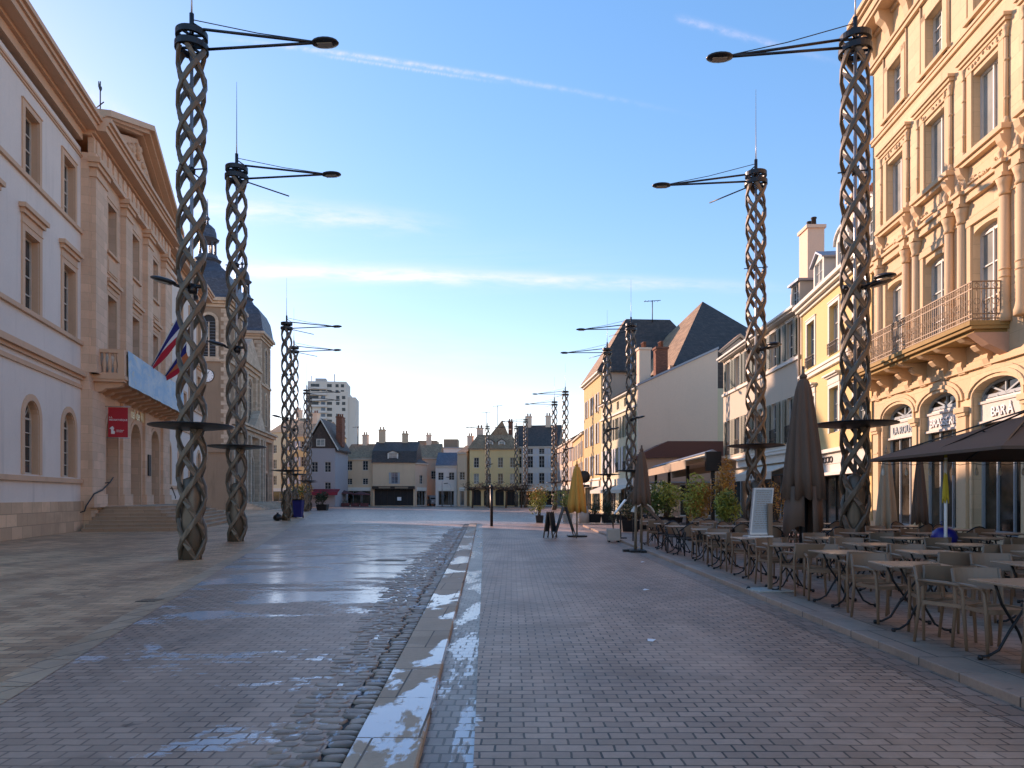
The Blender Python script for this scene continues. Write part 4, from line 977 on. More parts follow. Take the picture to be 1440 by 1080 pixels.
    MB().tube([(-.1,.2,6.9),(-.3,.6,6.95)],.04,6).build('low_lamp_arm',M['lampblack'],e); head(-.42,.85,6.98,.9,e,R(5),R(110))
    MB().tube([(-.1,-.42,9.95),(.05,.42,9.95)],.02,5).tube([(-.42,.05,10.0),(.42,-.05,10.0)],.02,5).lathe([(.09,9.9),(.1,10.0),(.05,10.06)],0,0,8).build('spider_brace',M['lampblack'],e)
    return e
LC=lamp_column(); LC['label']='nearest woven lamp column on the left, standing before the town hall steps'
cols=[(-8.22,18.25,0,'nearest woven lamp column on the left, standing before the town hall steps'),
 (-9.95,25.7,0,'second woven lamp column on the left, just behind the nearest one'),
 (-15.4,48.6,0,'third woven lamp column on the left, before the church front'),
 (-17.3,56.4,0,'fourth woven lamp column on the left, close behind the third'),
 (-22.8,79,0,'fifth woven lamp column on the left, in front of the tower block'),
 (-24.4,85.5,0,'sixth woven lamp column on the left, close behind the fifth'),
 (8.93,18.5,PI,'nearest woven lamp column on the right, rising out of the cafe terrace'),
 (9.02,26.3,PI,'second woven lamp column on the right, behind the closed large parasol'),
 (8.2,49,PI,'third woven lamp column on the right, taller looking one of the pair before the beige gable'),
 (7.63,57,PI,'fourth woven lamp column on the right, left one of the pair before the beige gable'),
 (6.0,80,PI,'fifth woven lamp column on the right, above the ochre parasol'),
 (5.3,88.7,PI,'sixth woven lamp column on the right, just left of the fifth'),
 (2.1,109,PI,'far woven lamp column in front of the grey house with a slate roof'),
 (.75,119,PI,'far woven lamp column at the right edge of the straw yellow house'),
 (-4.1,119,PI,'far woven lamp column before the left half of the straw yellow house')]
for i,(x,y,rz,lab) in enumerate(cols):
    o=LC if i==0 else copy_tree(LC)
    o.location=(x,y,0.004 if x<3.8 or y>39 else .08); o.rotation_euler=(0,0,rz+0+(R(-8) if i>5 else 0)); o['label']=lab
# mirror the side rod and stagger: the right row carries its rod on the other side
for c in COL.objects:
    if c.name.startswith('strand') and c.parent and abs(c.parent.rotation_euler.z)>1.5: c.rotation_euler=(0,0,R(-72))
    if c.name.startswith('side_rod') and c.parent and abs(c.parent.rotation_euler.z)>1.5: c.scale=(1,-1,1)

# ================================================================ CHURCH
def church():
    n=math.hypot(.128,1); loc,rz=face((-35.9,90),(-.128/n,1/n))
    th=empty('church',loc,rz,'grey brown twin towered church with slate domes behind the left lamp columns','church')
    W_=M['church']; ST=M['church_stone']
    def tower(x0,nm):
        s=7.0; H=26.0
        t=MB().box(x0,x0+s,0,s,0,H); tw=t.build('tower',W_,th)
        q=MB()
        for xx in (x0-.06,x0+s-.55):
            z=0
            k=0
            while z<H-1:
                L=.75 if k%2 else .5; q.box(xx if xx<x0 else x0+s-L,xx+L+.06 if xx<x0 else x0+s+.06,-.07,.5,z,z+.5); z+=.53; k+=1
        z=0;k=0
        while z<H-1:
            L=.9 if k%2 else .55; q.box(x0-.07,x0+.4,-.06,L,z,z+.5); z+=.53;k+=1
        q.build('quoins',ST,tw)
        c=MB()
        for z0,z1,pr in ((25.6,26.0,.15),(26.0,26.3,.4),(26.3,26.7,.7)): c.box(x0-pr,x0+s+pr,-pr,s+pr,z0,z1)
        for z0 in (18.7,): c.box(x0-.2,x0+s+.2,-.2,s+.2,z0,z0+.35)
        c.build('cornice',ST,tw)
        cx,cy=x0+s/2,s/2; R4=R(0)
        MB().lathe([(4.15,26.7),(3.9,27.2),(3.75,28.2),(3.55,29.3),(3.1,30.3),(2.3,31.1),(1.7,31.6),(1.5,31.9)],cx,cy,4,False,True,0).build('dome',M['slate'],tw)
        MB().lathe([(1.75,31.8),(1.5,32.2),(1.8,32.5),(1.35,32.8),(1.2,33.2)],cx,cy,8,False).build('lantern_base',M['slate'],tw)
        l=MB()
        for k in range(8):
            a=2*PI*k/8; l.tube([(cx+math.cos(a)*1.0,cy+math.sin(a)*1.0,33.2),(cx+math.cos(a)*1.0,cy+math.sin(a)*1.0,35.0)],.13,6)
        l.lathe([(1.15,34.9),(1.35,35.1),(1.5,35.25)],cx,cy,8,False); l.build('lantern',M['slate'],tw)
        MB().lathe([(1.5,35.2),(1.15,35.5),(1.1,36.1),(.9,36.7),(.5,37.1),(.22,37.3)],cx,cy,8,True).build('cupola',M['slate'],tw)
        MB().lathe([(.2,37.2),(.12,37.7),(.32,38.0),(.1,38.3),(.07,38.8),(.03,40.6)],cx,cy,8,True).build('finial',M['slate'],tw)
        return tw
    t1=tower(0,'a'); t2=tower(18.1,'b')
    # belfry openings on the camera side (x = x0 plane) and the square side
    def louvre(par,side,u,z0,z1,w2,x0):
        m=MB(); r=w2; 
        def P(a,d,z): return (x0-d,a,z) if side=='x' else (a,-d,z)
        fr=MB(); dk=MB()
        p=[(u-w2*math.cos(PI*k/10),z1-w2+w2*math.sin(PI*k/10)) for k in range(11)]
        po=[(u-(w2+.35)*math.cos(PI*k/10),z1-w2+(w2+.35)*math.sin(PI*k/10)) for k in range(11)]
        def quadext(M_,A,B,C,D,d0,d1):
            vs=[P(a,d1,z) for a,z in (A,B,C,D)]+[P(a,d0,z) for a,z in (A,B,C,D)]
            M_.add(vs,[(0,1,2,3),(7,6,5,4),(0,4,5,1),(1,5,6,2),(2,6,7,3),(3,7,4,0)])
        for k in range(10): quadext(fr,po[k],po[k+1],p[k+1],p[k],-.02,.16)
        quadext(fr,(u-w2-.35,z0),(u-w2,z0),(u-w2,z1-w2),(u-w2-.35,z1-w2),-.02,.16); quadext(fr,(u+w2,z0),(u+w2+.35,z0),(u+w2+.35,z1-w2),(u+w2,z1-w2),-.02,.16)
        quadext(fr,(u-w2-.5,z0-.3),(u+w2+.5,z0-.3),(u+w2+.5,z0),(u-w2-.5,z0),-.02,.25)
        quadext(fr,(u-.08,z0),(u+.08,z0),(u+.08,z1-w2*1.1),(u-.08,z1-w2*1.1),-.02,.10)
        o=fr.build('belfry_window',ST,par)
        vs=[P(a,.03,z) for a,z in [(u-w2,z0),(u+w2,z0)]+p[::-1]]; 
        dk.add(vs,[tuple(range(len(vs)))]); vs2=[P(a,.01,z) for a,z in [(u-w2,z0),(u+w2,z0)]+p[::-1]]; dk.add(vs2,[tuple(range(len(vs2)))])
        dk.build('opening',M['dark'],o)
        lv=MB(); z=z0+.2
        while z<z1-w2: quadext(lv,(u-w2,z),(u+w2,z),(u+w2,z+.1),(u-w2,z+.1),.03,.09); z+=.38
        lv.build('louvre',M['slate'],o)
    louvre(t1,'x',2.35,19.3,24.6,.85,0); louvre(t1,'y',3.5,19.3,24.6,.85,0); louvre(t2,'y',21.6,19.3,24.6,.85,18.1); louvre(t2,'x',2.6,21.3,24.0,.5,18.1); louvre(t1,'x',4.8,19.3,24.6,.85,0)
    # clock on the camera side
    def disc(par,name,mat,x,y,z,r,t,n=28):
        m=MB(); m.add([(x,y+math.cos(2*PI*k/n)*r,z+math.sin(2*PI*k/n)*r) for k in range(n)]+[(x-t,y+math.cos(2*PI*k/n)*r,z+math.sin(2*PI*k/n)*r) for k in range(n)],
              [tuple(range(n)),tuple(range(2*n-1,n-1,-1))]+[(k,k+n,(k+1)%n+n,(k+1)%n) for k in range(n)]); return m.build(name,mat,par)
    ck=disc(t1,'clock',M['white'],-.02,2.55,16.9,.78,.1); disc(ck,'clock_rim',M['iron'],-.01,2.55,16.9,.86,.06)
    h=MB(); h.bar((-.15,2.55,16.9),(-.15,2.35,17.4),.07,.03,(1,0,0)); h.bar((-.15,2.55,16.9),(-.15,2.95,16.75),.08,.03,(1,0,0))
    for k in range(12):
        a=2*PI*k/12; h.bar((-.14,2.55+math.cos(a)*.6,16.9+math.sin(a)*.6),(-.14,2.55+math.cos(a)*.72,16.9+math.sin(a)*.72),.05,.02,(1,0,0))
    h.build('clock_hands',M['black'],ck)
    # dark stained lower stage with buttress and stone plinth
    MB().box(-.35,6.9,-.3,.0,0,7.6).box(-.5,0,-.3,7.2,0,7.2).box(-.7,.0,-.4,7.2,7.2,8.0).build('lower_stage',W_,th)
    # west front between the towers
    f=MB().box(7,18.1,.4,7,0,20.6); fo=f.build('nave_front',ST,th)
    t=MB()
    for x in (0.6,6.0,7.4,9.6,15.1,17.3,18.7,24.1): t.box(x,x+.75,-.55,.45,0,10.2)
    for x in (7.4,9.6,15.1,17.3): t.box(x,x+.6,-.1,.45,12,19.2)
    t.build('pilaster',ST,th)
    t=MB()
    for z0,z1,pr in ((10.2,10.8,.5),(10.8,11.2,.9),(11.2,11.5,1.2)): t.box(-.3,25.4,-pr,.5,z0,z1)
    for z0,z1,pr in ((19.2,19.8,.2),(19.8,20.3,.5),(20.3,20.6,.8)): t.box(7,18.1,.4-pr,.6,z0,z1)
    t.prism([(6.4,20.6),(18.7,20.6),(12.55,24.4)],-.1,.9); t.prism([(9,11.5),(16.1,11.5),(12.55,14)],-1.2,-.2)
    t.build('cornice',ST,th)
    window.wy=.4
    window(th,(11.3,13.8,13.2,18.6,1.2),.38,ST,M['dark'],2,4,.2,.06,surround=ST,sw=.35,proud=.2)
    window(th,(10.9,14.2,.6,7.6,1.6),.38,M['bark'],M['dark'],2,2,.25,.06,surround=ST,sw=.5,proud=.3,name='portal')
    window.wy=-.02
    window(th,(2.6,4.4,1,5.4,.9),-.04,M['bark'],M['dark'],2,2,.15,.06,surround=ST,sw=.35,proud=.2,name='side_door')
    window(th,(20.7,22.5,1,5.4,.9),-.04,M['bark'],M['dark'],2,2,.15,.06,surround=ST,sw=.35,proud=.2,name='side_door')
    window(th,(2.7,4.3,12.6,17.6,.8),-.04,ST,M['dark'],2,4,.12,.05,surround=ST,sw=.3,proud=.15)
    window(th,(20.8,22.4,12.6,17.6,.8),-.04,ST,M['dark'],2,4,.12,.05,surround=ST,sw=.3,proud=.15)
    window.wy=0
    for s_,x in enumerate((-.7,)): pass
    MB().box(7,18,7,30,0,17).build('nave',W_,th); MB().prismx([(7,17),(7,17)]+[(30,17),(30,21),(7,21)],7,18) 
    MB().prism([(6.6,17),(18.5,17),(12.5,23.4)],6.8,30).build('nave_roof',M['slate'],th)
    st=MB()
    for k in range(5): st.box(-.5-.0+k*.1,25.6-k*.1,-4.6+k*.5,-.5,.18*k,.18*(k+1))
    st.build('steps',ST,th)
church()

# ================================================================ BUILDINGS ALONG THE RIGHT, FARTHER
def shops(th,x0,x1,fm,awn=None,h=2.7,n=4):
    window(th,(x0,x1,.1,h),.2,fm,M['shopglass'],n,1,.08,.05,name='shopfront')
    MB().box(x0-.1,x1+.1,-.15,.02,h,h+.6).build('shop_fascia',M['white_trim'],th)
    if awn: MB().prismx([(0,h+.05),(-1.3,h-.45),(-1.3,h-.75),(-1.26,h-.75),(-1.26,h-.48),(0,h-.02)],x0,x1).build('awning',awn,th)
def gable_house():
    # pale yellow facade toward the square, tall beige gable toward the camera
    d=Vector((10.6-9.1,60-72.6)).normalized(); loc,rz=face((9.1,72.6),(d.x,d.y))
    th=empty('gable_house',loc,rz,'pale yellow house with a huge blank beige gable facing the camera','building')
    W=12.7; cs=[1.5,4.0,6.4,8.9,11.3]; ops=[]
    for c in cs: ops+=[(c-.5,c+.5,3.9,6.2),(c-.5,c+.5,7.0,9.0),(c-.4,c+.4,9.75,10.5)]
    ops+=[(.6,5.6,.1,2.7),(6.8,12.1,.1,2.7)]
    wall(th,M['cream'],W-.02,10.9,ops,8,0,.25,0)
    window.wy=0
    for c in cs:
        window(th,(c-.5,c+.5,3.9,6.2),.2,M['frame_white'],M['glass'],2,3,.06,.03,shut='open',shm=M['whiteshut'],shw=.45,rail=.9)
        window(th,(c-.5,c+.5,7.0,9.0),.2,M['frame_white'],M['glass'],2,3,.06,.03,shut='open',shm=M['olive'],shw=.45)
        window(th,(c-.4,c+.4,9.75,10.5),.2,M['frame_white'],M['glass'],2,1,.06,.03)
    MB().box(0,W,-.15,.02,9.3,9.45).box(0,W,-.3,.02,10.75,10.9).build('string_course',M['white_trim'],th)
    shops(th,.6,5.6,M['frame_blue'],M['canvas_white']); shops(th,6.8,12.1,M['frame_blue'],M['canvas_white'])
    # gable wall toward the camera (plane x = W .. )
    g=MB(); poly=[(-.05,5.0),(-.05,10.95),(6.9,14.15),(6.9,5.0)]
    g.prismx([(y,z) for y,z in poly],W-.02,W+.35); g.build('gable_wall',M['gable'],th)
    g=MB(); g.prismx([(-.12,10.95),(6.95,14.2),(6.95,14.38),(-.12,11.13)],W-.1,W+.45); g.build('coping',M['zinc'],th)
    MB().prismx([(-.4,10.9),(7.0,14.1),(13,10.9)],0,W-.05).build('roof',M['dslate'],th)
    chimney(th,W-1.0,W-.2,.2,1.2,11,14.1,M['gable'],3); chimney(th,W-1.0,W-.2,1.7,2.7,11.6,14.2,M['brick'],3,M['terracotta'])
gable_house()
def low_house():
    th=empty('low_house',(10.1,55.5,0),0,'low pinkish building with a brown red sheet roof in front of the blank gable','building')
    wall(th,M['brown_roof_wall'],7.2,4.9,[(.8,2.0,.1,2.6),(3.0,4.4,.1,2.6),(5.2,6.4,.1,2.6)],4,0,.25)
    for a in ((.8,2.0,.1,2.6),(3.0,4.4,.1,2.6),(5.2,6.4,.1,2.6)): window(th,a,.2,M['frame_white'],M['shopglass'],2,2,.07,.04)
    MB().prism([(-.5,4.75),(2.0,5.95),(7.4,5.95),(7.4,4.85),(-.5,4.6)][::-1],-.25,4.1).build('roof',M['red_roof'],th)
    MB().box(.5,6.9,-.9,-.1,2.7,2.8).build('canopy',M['zinc'],th)
low_house()
def hotel():
    # ornate stone building under the tall pyramid roof
    th=empty('pyramid_roof_building',(14,63,0),0,'stone building under a steep brown pyramid roof, front painted shade-dark, behind the blank gable','building')
    ops=[(4.2,5.3,z,z+1.9) for z in (4.6,7.6,10.2)]+[(5.9,7.0,z,z+1.9) for z in (4.6,7.6,10.2)]
    wall(th,M['pinkwall'],12,13.2,ops,18,0,.3); window.wy=0
    for o in ops: window(th,o,.25,M['frame_white'],M['glass_blue'],2,3,.06,.03,surround=M['th_trim'],sw=.16,sill=M['th_trim'])
    t=MB()
    for z in (6.9,9.8): t.box(-.1,12,-.15,.02,z,z+.25)
    t.box(-.1,12,-.35,.02,12.7,13.2); t.build('string_course',M['th_trim'],th)
    g=MB().prism([(3.6,13.2),(8.6,13.2),(8.6,13.6),(6.1,15.6),(3.6,13.6)][::-1],-.3,1.5); go=g.build('gablet',M['pinkwall'],th)
    g=MB().prism([(3.4,13.5),(6.1,15.7),(8.8,13.5),(8.8,13.8),(6.1,16.0),(3.4,13.8)][::-1],-.45,1.5)
    for k in range(8): g.box(3.7+k*.62,3.95+k*.62,-.42,-.3,13.0,13.25)
    g.build('coping',M['th_trim'],go)
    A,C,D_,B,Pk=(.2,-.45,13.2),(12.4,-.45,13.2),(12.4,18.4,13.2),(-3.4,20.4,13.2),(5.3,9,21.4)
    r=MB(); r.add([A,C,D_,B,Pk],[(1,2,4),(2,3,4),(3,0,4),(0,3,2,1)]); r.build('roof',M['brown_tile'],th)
    r=MB(); r.add([A,C,Pk,(.2,-.42,13.1),(12.4,-.42,13.1)],[(0,1,2),(1,0,3,4)]); r.build('painted_shade_slope',M['dslate'],th)  # darker covering than the other slopes: shade painted on the camera side
hotel()
def tall_house():
    d=Vector((9.1-8.38,72.6-83)).normalized(); loc,rz=face((8.38,83),(d.x,d.y))
    th=empty('tall_house',loc,rz,'tall sunlit orange house under a steep hipped slate roof, right of the square','building')
    W=10.4; cs=[2.0,5.2,8.4]; ops=[]
    for c in cs: ops+=[(c-.5,c+.5,3.9,6.1),(c-.5,c+.5,7.2,9.4),(c-.5,c+.5,10.5,12.5)]
    ops+=[(.8,4.8,.1,2.7),(5.8,9.8,.1,2.7)]
    wall(th,M['orange_wall'],W,14.4,ops,12,0,.25)
    for o in ops[:-2]: window(th,o,.2,M['frame_white'],M['glass'],2,3,.06,.03,shut='open',shm=M['whiteshut'],shw=.45)
    shops(th,.8,4.8,M['door_teal']); shops(th,5.8,9.8,M['door_teal'])
    MB().box(0,W,-.2,.02,14.1,14.3).box(0,W,-.12,.02,3.4,3.6).box(-.1,W+.1,-.45,12.2,14.3,14.5).build('eaves_cornice',M['white_trim'],th)
    MB().box(W-.01,W+.04,.15,11.9,.0,14.3).build('side_wall',M['pinkwall'],th)
    hip_roof(th,0,W,0,12,14.5,20.9,4.6,M['dslate'],.4,4.0)
    MB().add([(0,0,0)],[]) 
    d=MB(); d.add([(-.4,-.43,14.56),(W+.4,-.43,14.56),(W-4.2,3.6,20.98),(4.2,3.6,20.98)],[(0,1,2,3)]); d.build('painted_sunlit_slope',M['brown_tile'],th)  # brown sheet over the dark roof paints in sunlight on this slope
tall_house()
def row_house(name,lab,a,b_,ze,mat,shm,roofm,zr,floors,n,D=9,shop=True,awn=None,ridge=None,chim=1,cat='building',fm='frame_white'):
    d=Vector((b_[0]-a[0],b_[1]-a[1])); W=d.length; d.normalize(); loc,rz=face(a,(d.x,d.y))
    th=empty(name,loc,rz,lab,cat); ops=[]
    for i in range(n):
        c=W*(i+.5)/n
        for z0,z1 in floors: ops.append((c-.5,c+.5,z0,z1))
    if shop: ops.append((.5,W-.5,.1,2.7))
    wall(th,M[mat],W-.03,ze,ops,D,0,.22)
    for o in ops[:-1] if shop else ops: window(th,o,.18,M[fm],M['glass'],2,3,.06,.03,**(dict(shut='open',shm=M[shm],shw=.42) if shm else {}))
    if shop: shops(th,.5,W-.5,M['frame_blue'],awn,n=max(3,int(W/2)))
    MB().box(0,W-.03,-.25,.02,ze-.2,ze).build('eaves_cornice',M['white_trim'],th)
    MB().prismx([(-.35,ze),(D/2,zr),(D+.3,ze)],0,W-.03).build('roof',M[roofm],th)
    if chim:
        for k in range(chim): x=W*(k+.6)/(chim+.3); chimney(th,x-.45,x+.45,D/2-.5,D/2+.5,zr-1,zr+1.5,M['gable'],2)
    return th
row_house('orange_house','low sunlit orange house with a brown roof left of the tall orange house',(8.3,97),(8.35,83.1),9.2,'orange_wall','whiteshut','brown_tile',11.6,[(3.8,5.8),(6.4,8.3)],4)
row_house('ochre_house','far pinkish ochre house at the end of the right hand row',(7.2,118),(8.25,97.2),9.6,'pinkwall','whiteshut','brown_tile',12.2,[(3.8,5.8),(6.6,8.6)],6)
row_house('grey_slate_house','grey white shuttered house with a slate roof closing the far end of the square',(.2,127),(8.3,125.5),10.6,'white_wall','whiteshut','dslate',14.8,[(3.9,5.9),(6.8,8.9),(9.2,10.2)],4,chim=2)
row_house('small_white_house','small white house with a dark slate roof in the gap behind the square',(-13.6,126.5),(-9.8,126.5),7.2,'white_wall',None,'slate',9.8,[(4.6,6.0)],2,shop=True,chim=0)
row_house('narrow_brown_house','narrow brown side house left of the straw yellow house',(-9.6,125),(-7.9,124.5),9.4,'tan_wall',None,'brown_tile',11.0,[(4.6,6.0)],1,shop=True,chim=1)
def far_yellow():
    th=empty('straw_yellow_house',(-7.4,124,0),R(-2),'straw yellow house with a steep brown roof, two dormers and a ground floor arcade','building')
    W=8.6; cs=[1.2,3.3,5.4,7.5]; ops=[]
    for c in cs: ops+=[(c-.45,c+.45,3.9,5.7),(c-.45,c+.45,6.7,8.5)]
    ops+=[(.5+2*k,2.0+2*k,.1,2.9,.4) for k in range(4)]
    wall(th,M['far_yellow'],W,10.0,ops,8,0,.25)
    for i,o in enumerate(ops[:8]): window(th,o,.2,M['frame_white'],M['glass'] if i%3 else M['glass_pale'],2,3,.06,.03)
    for o in ops[8:]: window(th,o,.22,M['bark'],M['dark'],2,1,.08,.04,name='arcade_opening')
    MB().box(0,W,-.9,.02,3.15,3.35).build('arcade_roof',M['brown_tile'],th); MB().box(0,W,-.2,.02,9.85,10.05).build('eaves_cornice',M['white_trim'],th)
    hip_roof(th,0,W,0,8,10.05,12.6,1.6,M['brown_tile'],.3,2.0)
    MB().prism([(2.6,11.5),(7.2,11.5),(5.6,15.2)][::-1],1.8,6.4).build('roof_peak',M['brown_tile'],th)
    for x in (3.0,5.1): dormer(th,x,x+1.0,.25,10.2,11.3,1.6,M['white_trim'],M['dslate'],M['frame_white'],M['glass_pale'])
    chimney(th,.9,2.0,4,5,11.5,13.9,M['gable'],2); chimney(th,6.6,7.4,4,5,11.5,15.0,M['brick'],2)
far_yellow()
def cafe_house():
    th=empty('mansard_cafe_house',(-24.3,124,0),R(0),'tan corner house with a dark mansard roof, one dormer and a dark cafe below','building')
    W=7.4; ops=[(3.2,4.4,3.9,5.9),(.3,7.1,.1,3.0)]
    wall(th,M['tan_wall'],W,7.6,ops,9,0,.25); window(th,ops[0],.2,M['frame_blue'],M['glass_blue'],2,3,.07,.03,shut='open',shm=M['frame_blue'],shw=.3)
    window(th,ops[1],.22,M['black'],M['dark'],6,1,.08,.05,name='shopfront'); MB().box(0,W,-.8,.02,3.0,3.5).build('shop_fascia',M['black'],th)
    MB().box(1.2,3.2,-.84,-.78,3.1,3.4).box(4.0,6.3,-.84,-.78,3.1,3.4).build('sign_panel',M['rail'],th)
    MB().box(4.3,5.0,-.1,-.04,1.0,1.6).build('poster',M['white'],th)
    MB().prismx([(-.3,7.6),(.9,9.7),(4.5,11.6),(9.3,7.6)],-.2,W+.2).build('roof',M['dslate'],th)
    dormer(th,2.7,4.3,.1,7.9,9.3,1.6,M['white_trim'],M['dslate'],M['frame_white'],M['glass_pale'])
    chimney(th,.3,1.4,4,5,10.5,13.6,M['tan_wall'],2); chimney(th,4.5,5.5,4,5,10.5,12.9,M['tan_wall'],2)
cafe_house()
th=row_house('brown_corner_house','brown house with a tiled roof and shop terrace left of the mansard cafe',(-30.2,126),(-24.4,125),8.4,'tan_wall',None,'brown_tile',11.3,[(3.8,4.9),(6.3,8.0)],2,chim=1)
row_house('side_street_house','pinkish house side along the street right of the mansard cafe',(-16.9,124.2),(-15.2,127.5),7.6,'pinkwall',None,'dslate',9.9,[(3.9,5.5)],1,chim=0)
row_house('back_pink_house','pinkish brown house end seen above the cafe roof',(-18.5,134),(-13.5,134),9.0,'pinkwall',None,'brown_tile',12.0,[(5,6.5)],2,shop=False,chim=1)
def modern():
    th=empty('flat_roofed_block',(-21,150,0),0,'long flat roofed grey white modern block rising behind the small houses','building')
    ops=[(3+k*3.1,4.2+k*3.1,7.2,8.4) for k in range(5)]+[(1.2,16,3,6)]
    wall(th,M['white_wall'],17,12.0,ops,12,0,.3); 
    for o in ops: window(th,o,.25,M['iron'],M['glass'],3,1,.06,.03)
    MB().box(1.0,5.0,1,6,12,13.6).box(6.5,9.5,1,5,12,13.9).build('roof_box',M['rail'],th); MB().box(-.2,17.2,-.2,12.2,11.9,12.1).build('parapet',M['zinc'],th)
modern()
def gabled():
    th=empty('gabled_grey_house',(-33.2,115,0),R(0),'blue grey house with a dark slate gable edged in white, left of the brown houses','building')
    W=4.6; ops=[(2.9,3.9,5.6,7.3),(2.9,3.9,2.4,4.0),(.8,1.8,5.6,7.3)]
    wall(th,M['grey_wall'],W,9.5,ops,9,0,.2)
    for o in ops: window(th,o,.16,M['frame_white'],M['glass'],2,3,.06,.03)
    MB().prism([(-.2,9.5),(W+.2,9.5),(W/2,13.6)][::-1],-.05,8.8).build('gable_wall',M['dslate'],th)
    r=MB()
    for sg in (-1,1):
        xe=W/2+sg*(W/2+.55); r.prism([(xe,9.1),(W/2,14.1),(W/2,14.35),(xe,9.35)] if sg<0 else [(W/2,14.1),(xe,9.1),(xe,9.35),(W/2,14.35)],-.35,9)
    r.build('roof',M['dslate'],th)
    r=MB()
    for sg in (-1,1):
        xe=W/2+sg*(W/2+.6); r.prism([(xe,9.05),(W/2,14.1),(W/2,14.42),(xe,9.37)] if sg<0 else [(W/2,14.1),(xe,9.05),(xe,9.37),(W/2,14.42)],-.5,-.36)
    r.build('verge',M['white_trim'],th)
    window(th,(1.6,3.0,9.8,11.0),-.1,M['white_trim'],M['glass_pale'],2,2,.1,.03,name='gable_window')
    chimney(th,4.0,5.0,3,5,10,14.8,M['brick'],3)
    a=MB().prismx([(0,2.9),(-1.6,2.4),(-1.9,1.9),(-1.85,1.9),(-1.55,2.3),(0,2.8)],.6,5.4); a.build('awning',M['canvas_red'],th)
gabled()
row_house('sunlit_corner_house','narrow yellow house in the gap between the church and the grey gabled house',(-40.5,128),(-34.0,126),12.6,'far_yellow','whiteshut','brown_tile',15.4,[(3.9,5.7),(7,8.8),(10,11.6)],3,chim=1)
row_house('dark_roofed_house','pale house just right of the church with a brown roof',(-46.5,137),(-40.8,134),14.2,'cream',None,'brown_tile',17.0,[(3.9,5.7),(7,8.8),(10,11.6)],3,chim=1)
def towerblock():
    th=empty('tower_block',(-100,345,0),R(6),'high rise apartment block with balcony bands far beyond the square','apartment block')
    W=20;H=58
    MB().box(0,W,0,18,0,H-5).box(.8,W-.8,0.5,17,H-5,H).build('wall',M['tower'],th)
    MB().box(W-.0,W+3.6,1,16,0,H-7.5).build('side_wing',M['tower'],th)
    f=M['tower_dark']; k=0; z=3.0
    while z<H-2:
        xx0,xx1=(0,W) if z<H-6 else (.8,W-.8)
        for a,b_,mm in ((.08,.30,'glass'),(.36,.46,'glass_blue'),(.50,.62,'glass'),(.72,.80,'glass'),(.86,.94,'glass')):
            MB().box(xx0+(xx1-xx0)*a,xx0+(xx1-xx0)*b_,-.06 if z<H-6 else .44,.5,z,z+1.5).build('window',M[mm],th) if (k+int(a*10))%7 else None
        MB().box(xx0+(xx1-xx0)*.05,xx0+(xx1-xx0)*.50,-1.1,-.02,z-1.1,z-.2).build('balcony',M['white_wall'],th)
        MB().box(xx0+(xx1-xx0)*.06,xx0+(xx1-xx0)*.49,-.9,.5,z-.2,z-.1).build('balcony_recess',f,th) if k%2 else None
        z+=2.9; k+=1
    MB().box(4,9,3,8,H,H+1.8).box(13,13.4,3,3.4,H,H+4).box(2,2.3,3,3.3,H,H+3).build('roof_box',f,th)
towerblock()
# ================================================================ TERRACE FURNITURE
TZ=.08
def make_chair():
    """taupe metal armchair; seat faces local -y, back at +y"""
    e=empty('terrace_armchair',(0,0,0),0,'x','chair','taupe armchairs on the cafe terrace'); t=M['taupe']
    s=MB(); n=6
    for i in range(n):
        u0=-.225+.45*i/n; u1=-.225+.45*(i+1)/n; d0=-.012*math.cos(u0/.225*1.4); d1=-.012*math.cos(u1/.225*1.4)
        s.add([(u0,-.22,.445+d0),(u1,-.22,.445+d1),(u1,.19,.43+d1),(u0,.19,.43+d0),(u0,-.22,.425+d0),(u1,-.22,.425+d1),(u1,.19,.41+d1),(u0,.19,.41+d0)],[(0,1,2,3),(7,6,5,4),(0,4,5,1),(2,6,7,3)])
    s.box(-.235,.235,-.235,-.215,.41,.455).box(-.235,.235,.185,.205,.395,.445); s.box(-.24,-.222,-.23,.2,.41,.448).box(.222,.24,-.23,.2,.41,.448); s.build('seat',t,e)
    b=MB(); K=8
    P=lambda u,z,o: (u*.245,.235+.045*(1-u*u)+(z-.58)*.22+o,z)
    for i in range(K):
        u0=-1+2*i/K; u1=-1+2*(i+1)/K
        b.add([P(u0,.585,0),P(u1,.585,0),P(u1,.80,0),P(u0,.80,0),P(u0,.585,.014),P(u1,.585,.014),P(u1,.80,.014),P(u0,.80,.014)],[(0,1,2,3),(7,6,5,4),(0,4,5,1),(3,2,6,7)],False)
    b.add([P(-1,.585,0),P(-1,.80,0),P(-1,.80,.014),P(-1,.585,.014)],[(0,1,2,3)]); b.add([P(1,.585,0),P(1,.585,.014),P(1,.80,.014),P(1,.80,0)],[(0,1,2,3)])
    b.build('backrest',t,e)
    for sx in (-1,1):
        MB().tube([(sx*.245,.285,.0),(sx*.24,.235,.43),(sx*.243,.25,.60),(sx*.243,.285,.795)],[.015,.020,.019,.015],8).build('leg',t,e)
        MB().tube([(sx*.25,-.23,.0),(sx*.245,-.20,.42),(sx*.255,-.19,.60),(sx*.258,-.165,.635)],[.015,.020,.018,.016],8).build('leg',t,e)
        MB().tube([(sx*.258,-.19,.635),(sx*.262,-.05,.652),(sx*.258,.12,.655),(sx*.245,.255,.655)],[.017,.020,.018,.012],8).build('armrest',t,e)
    return e
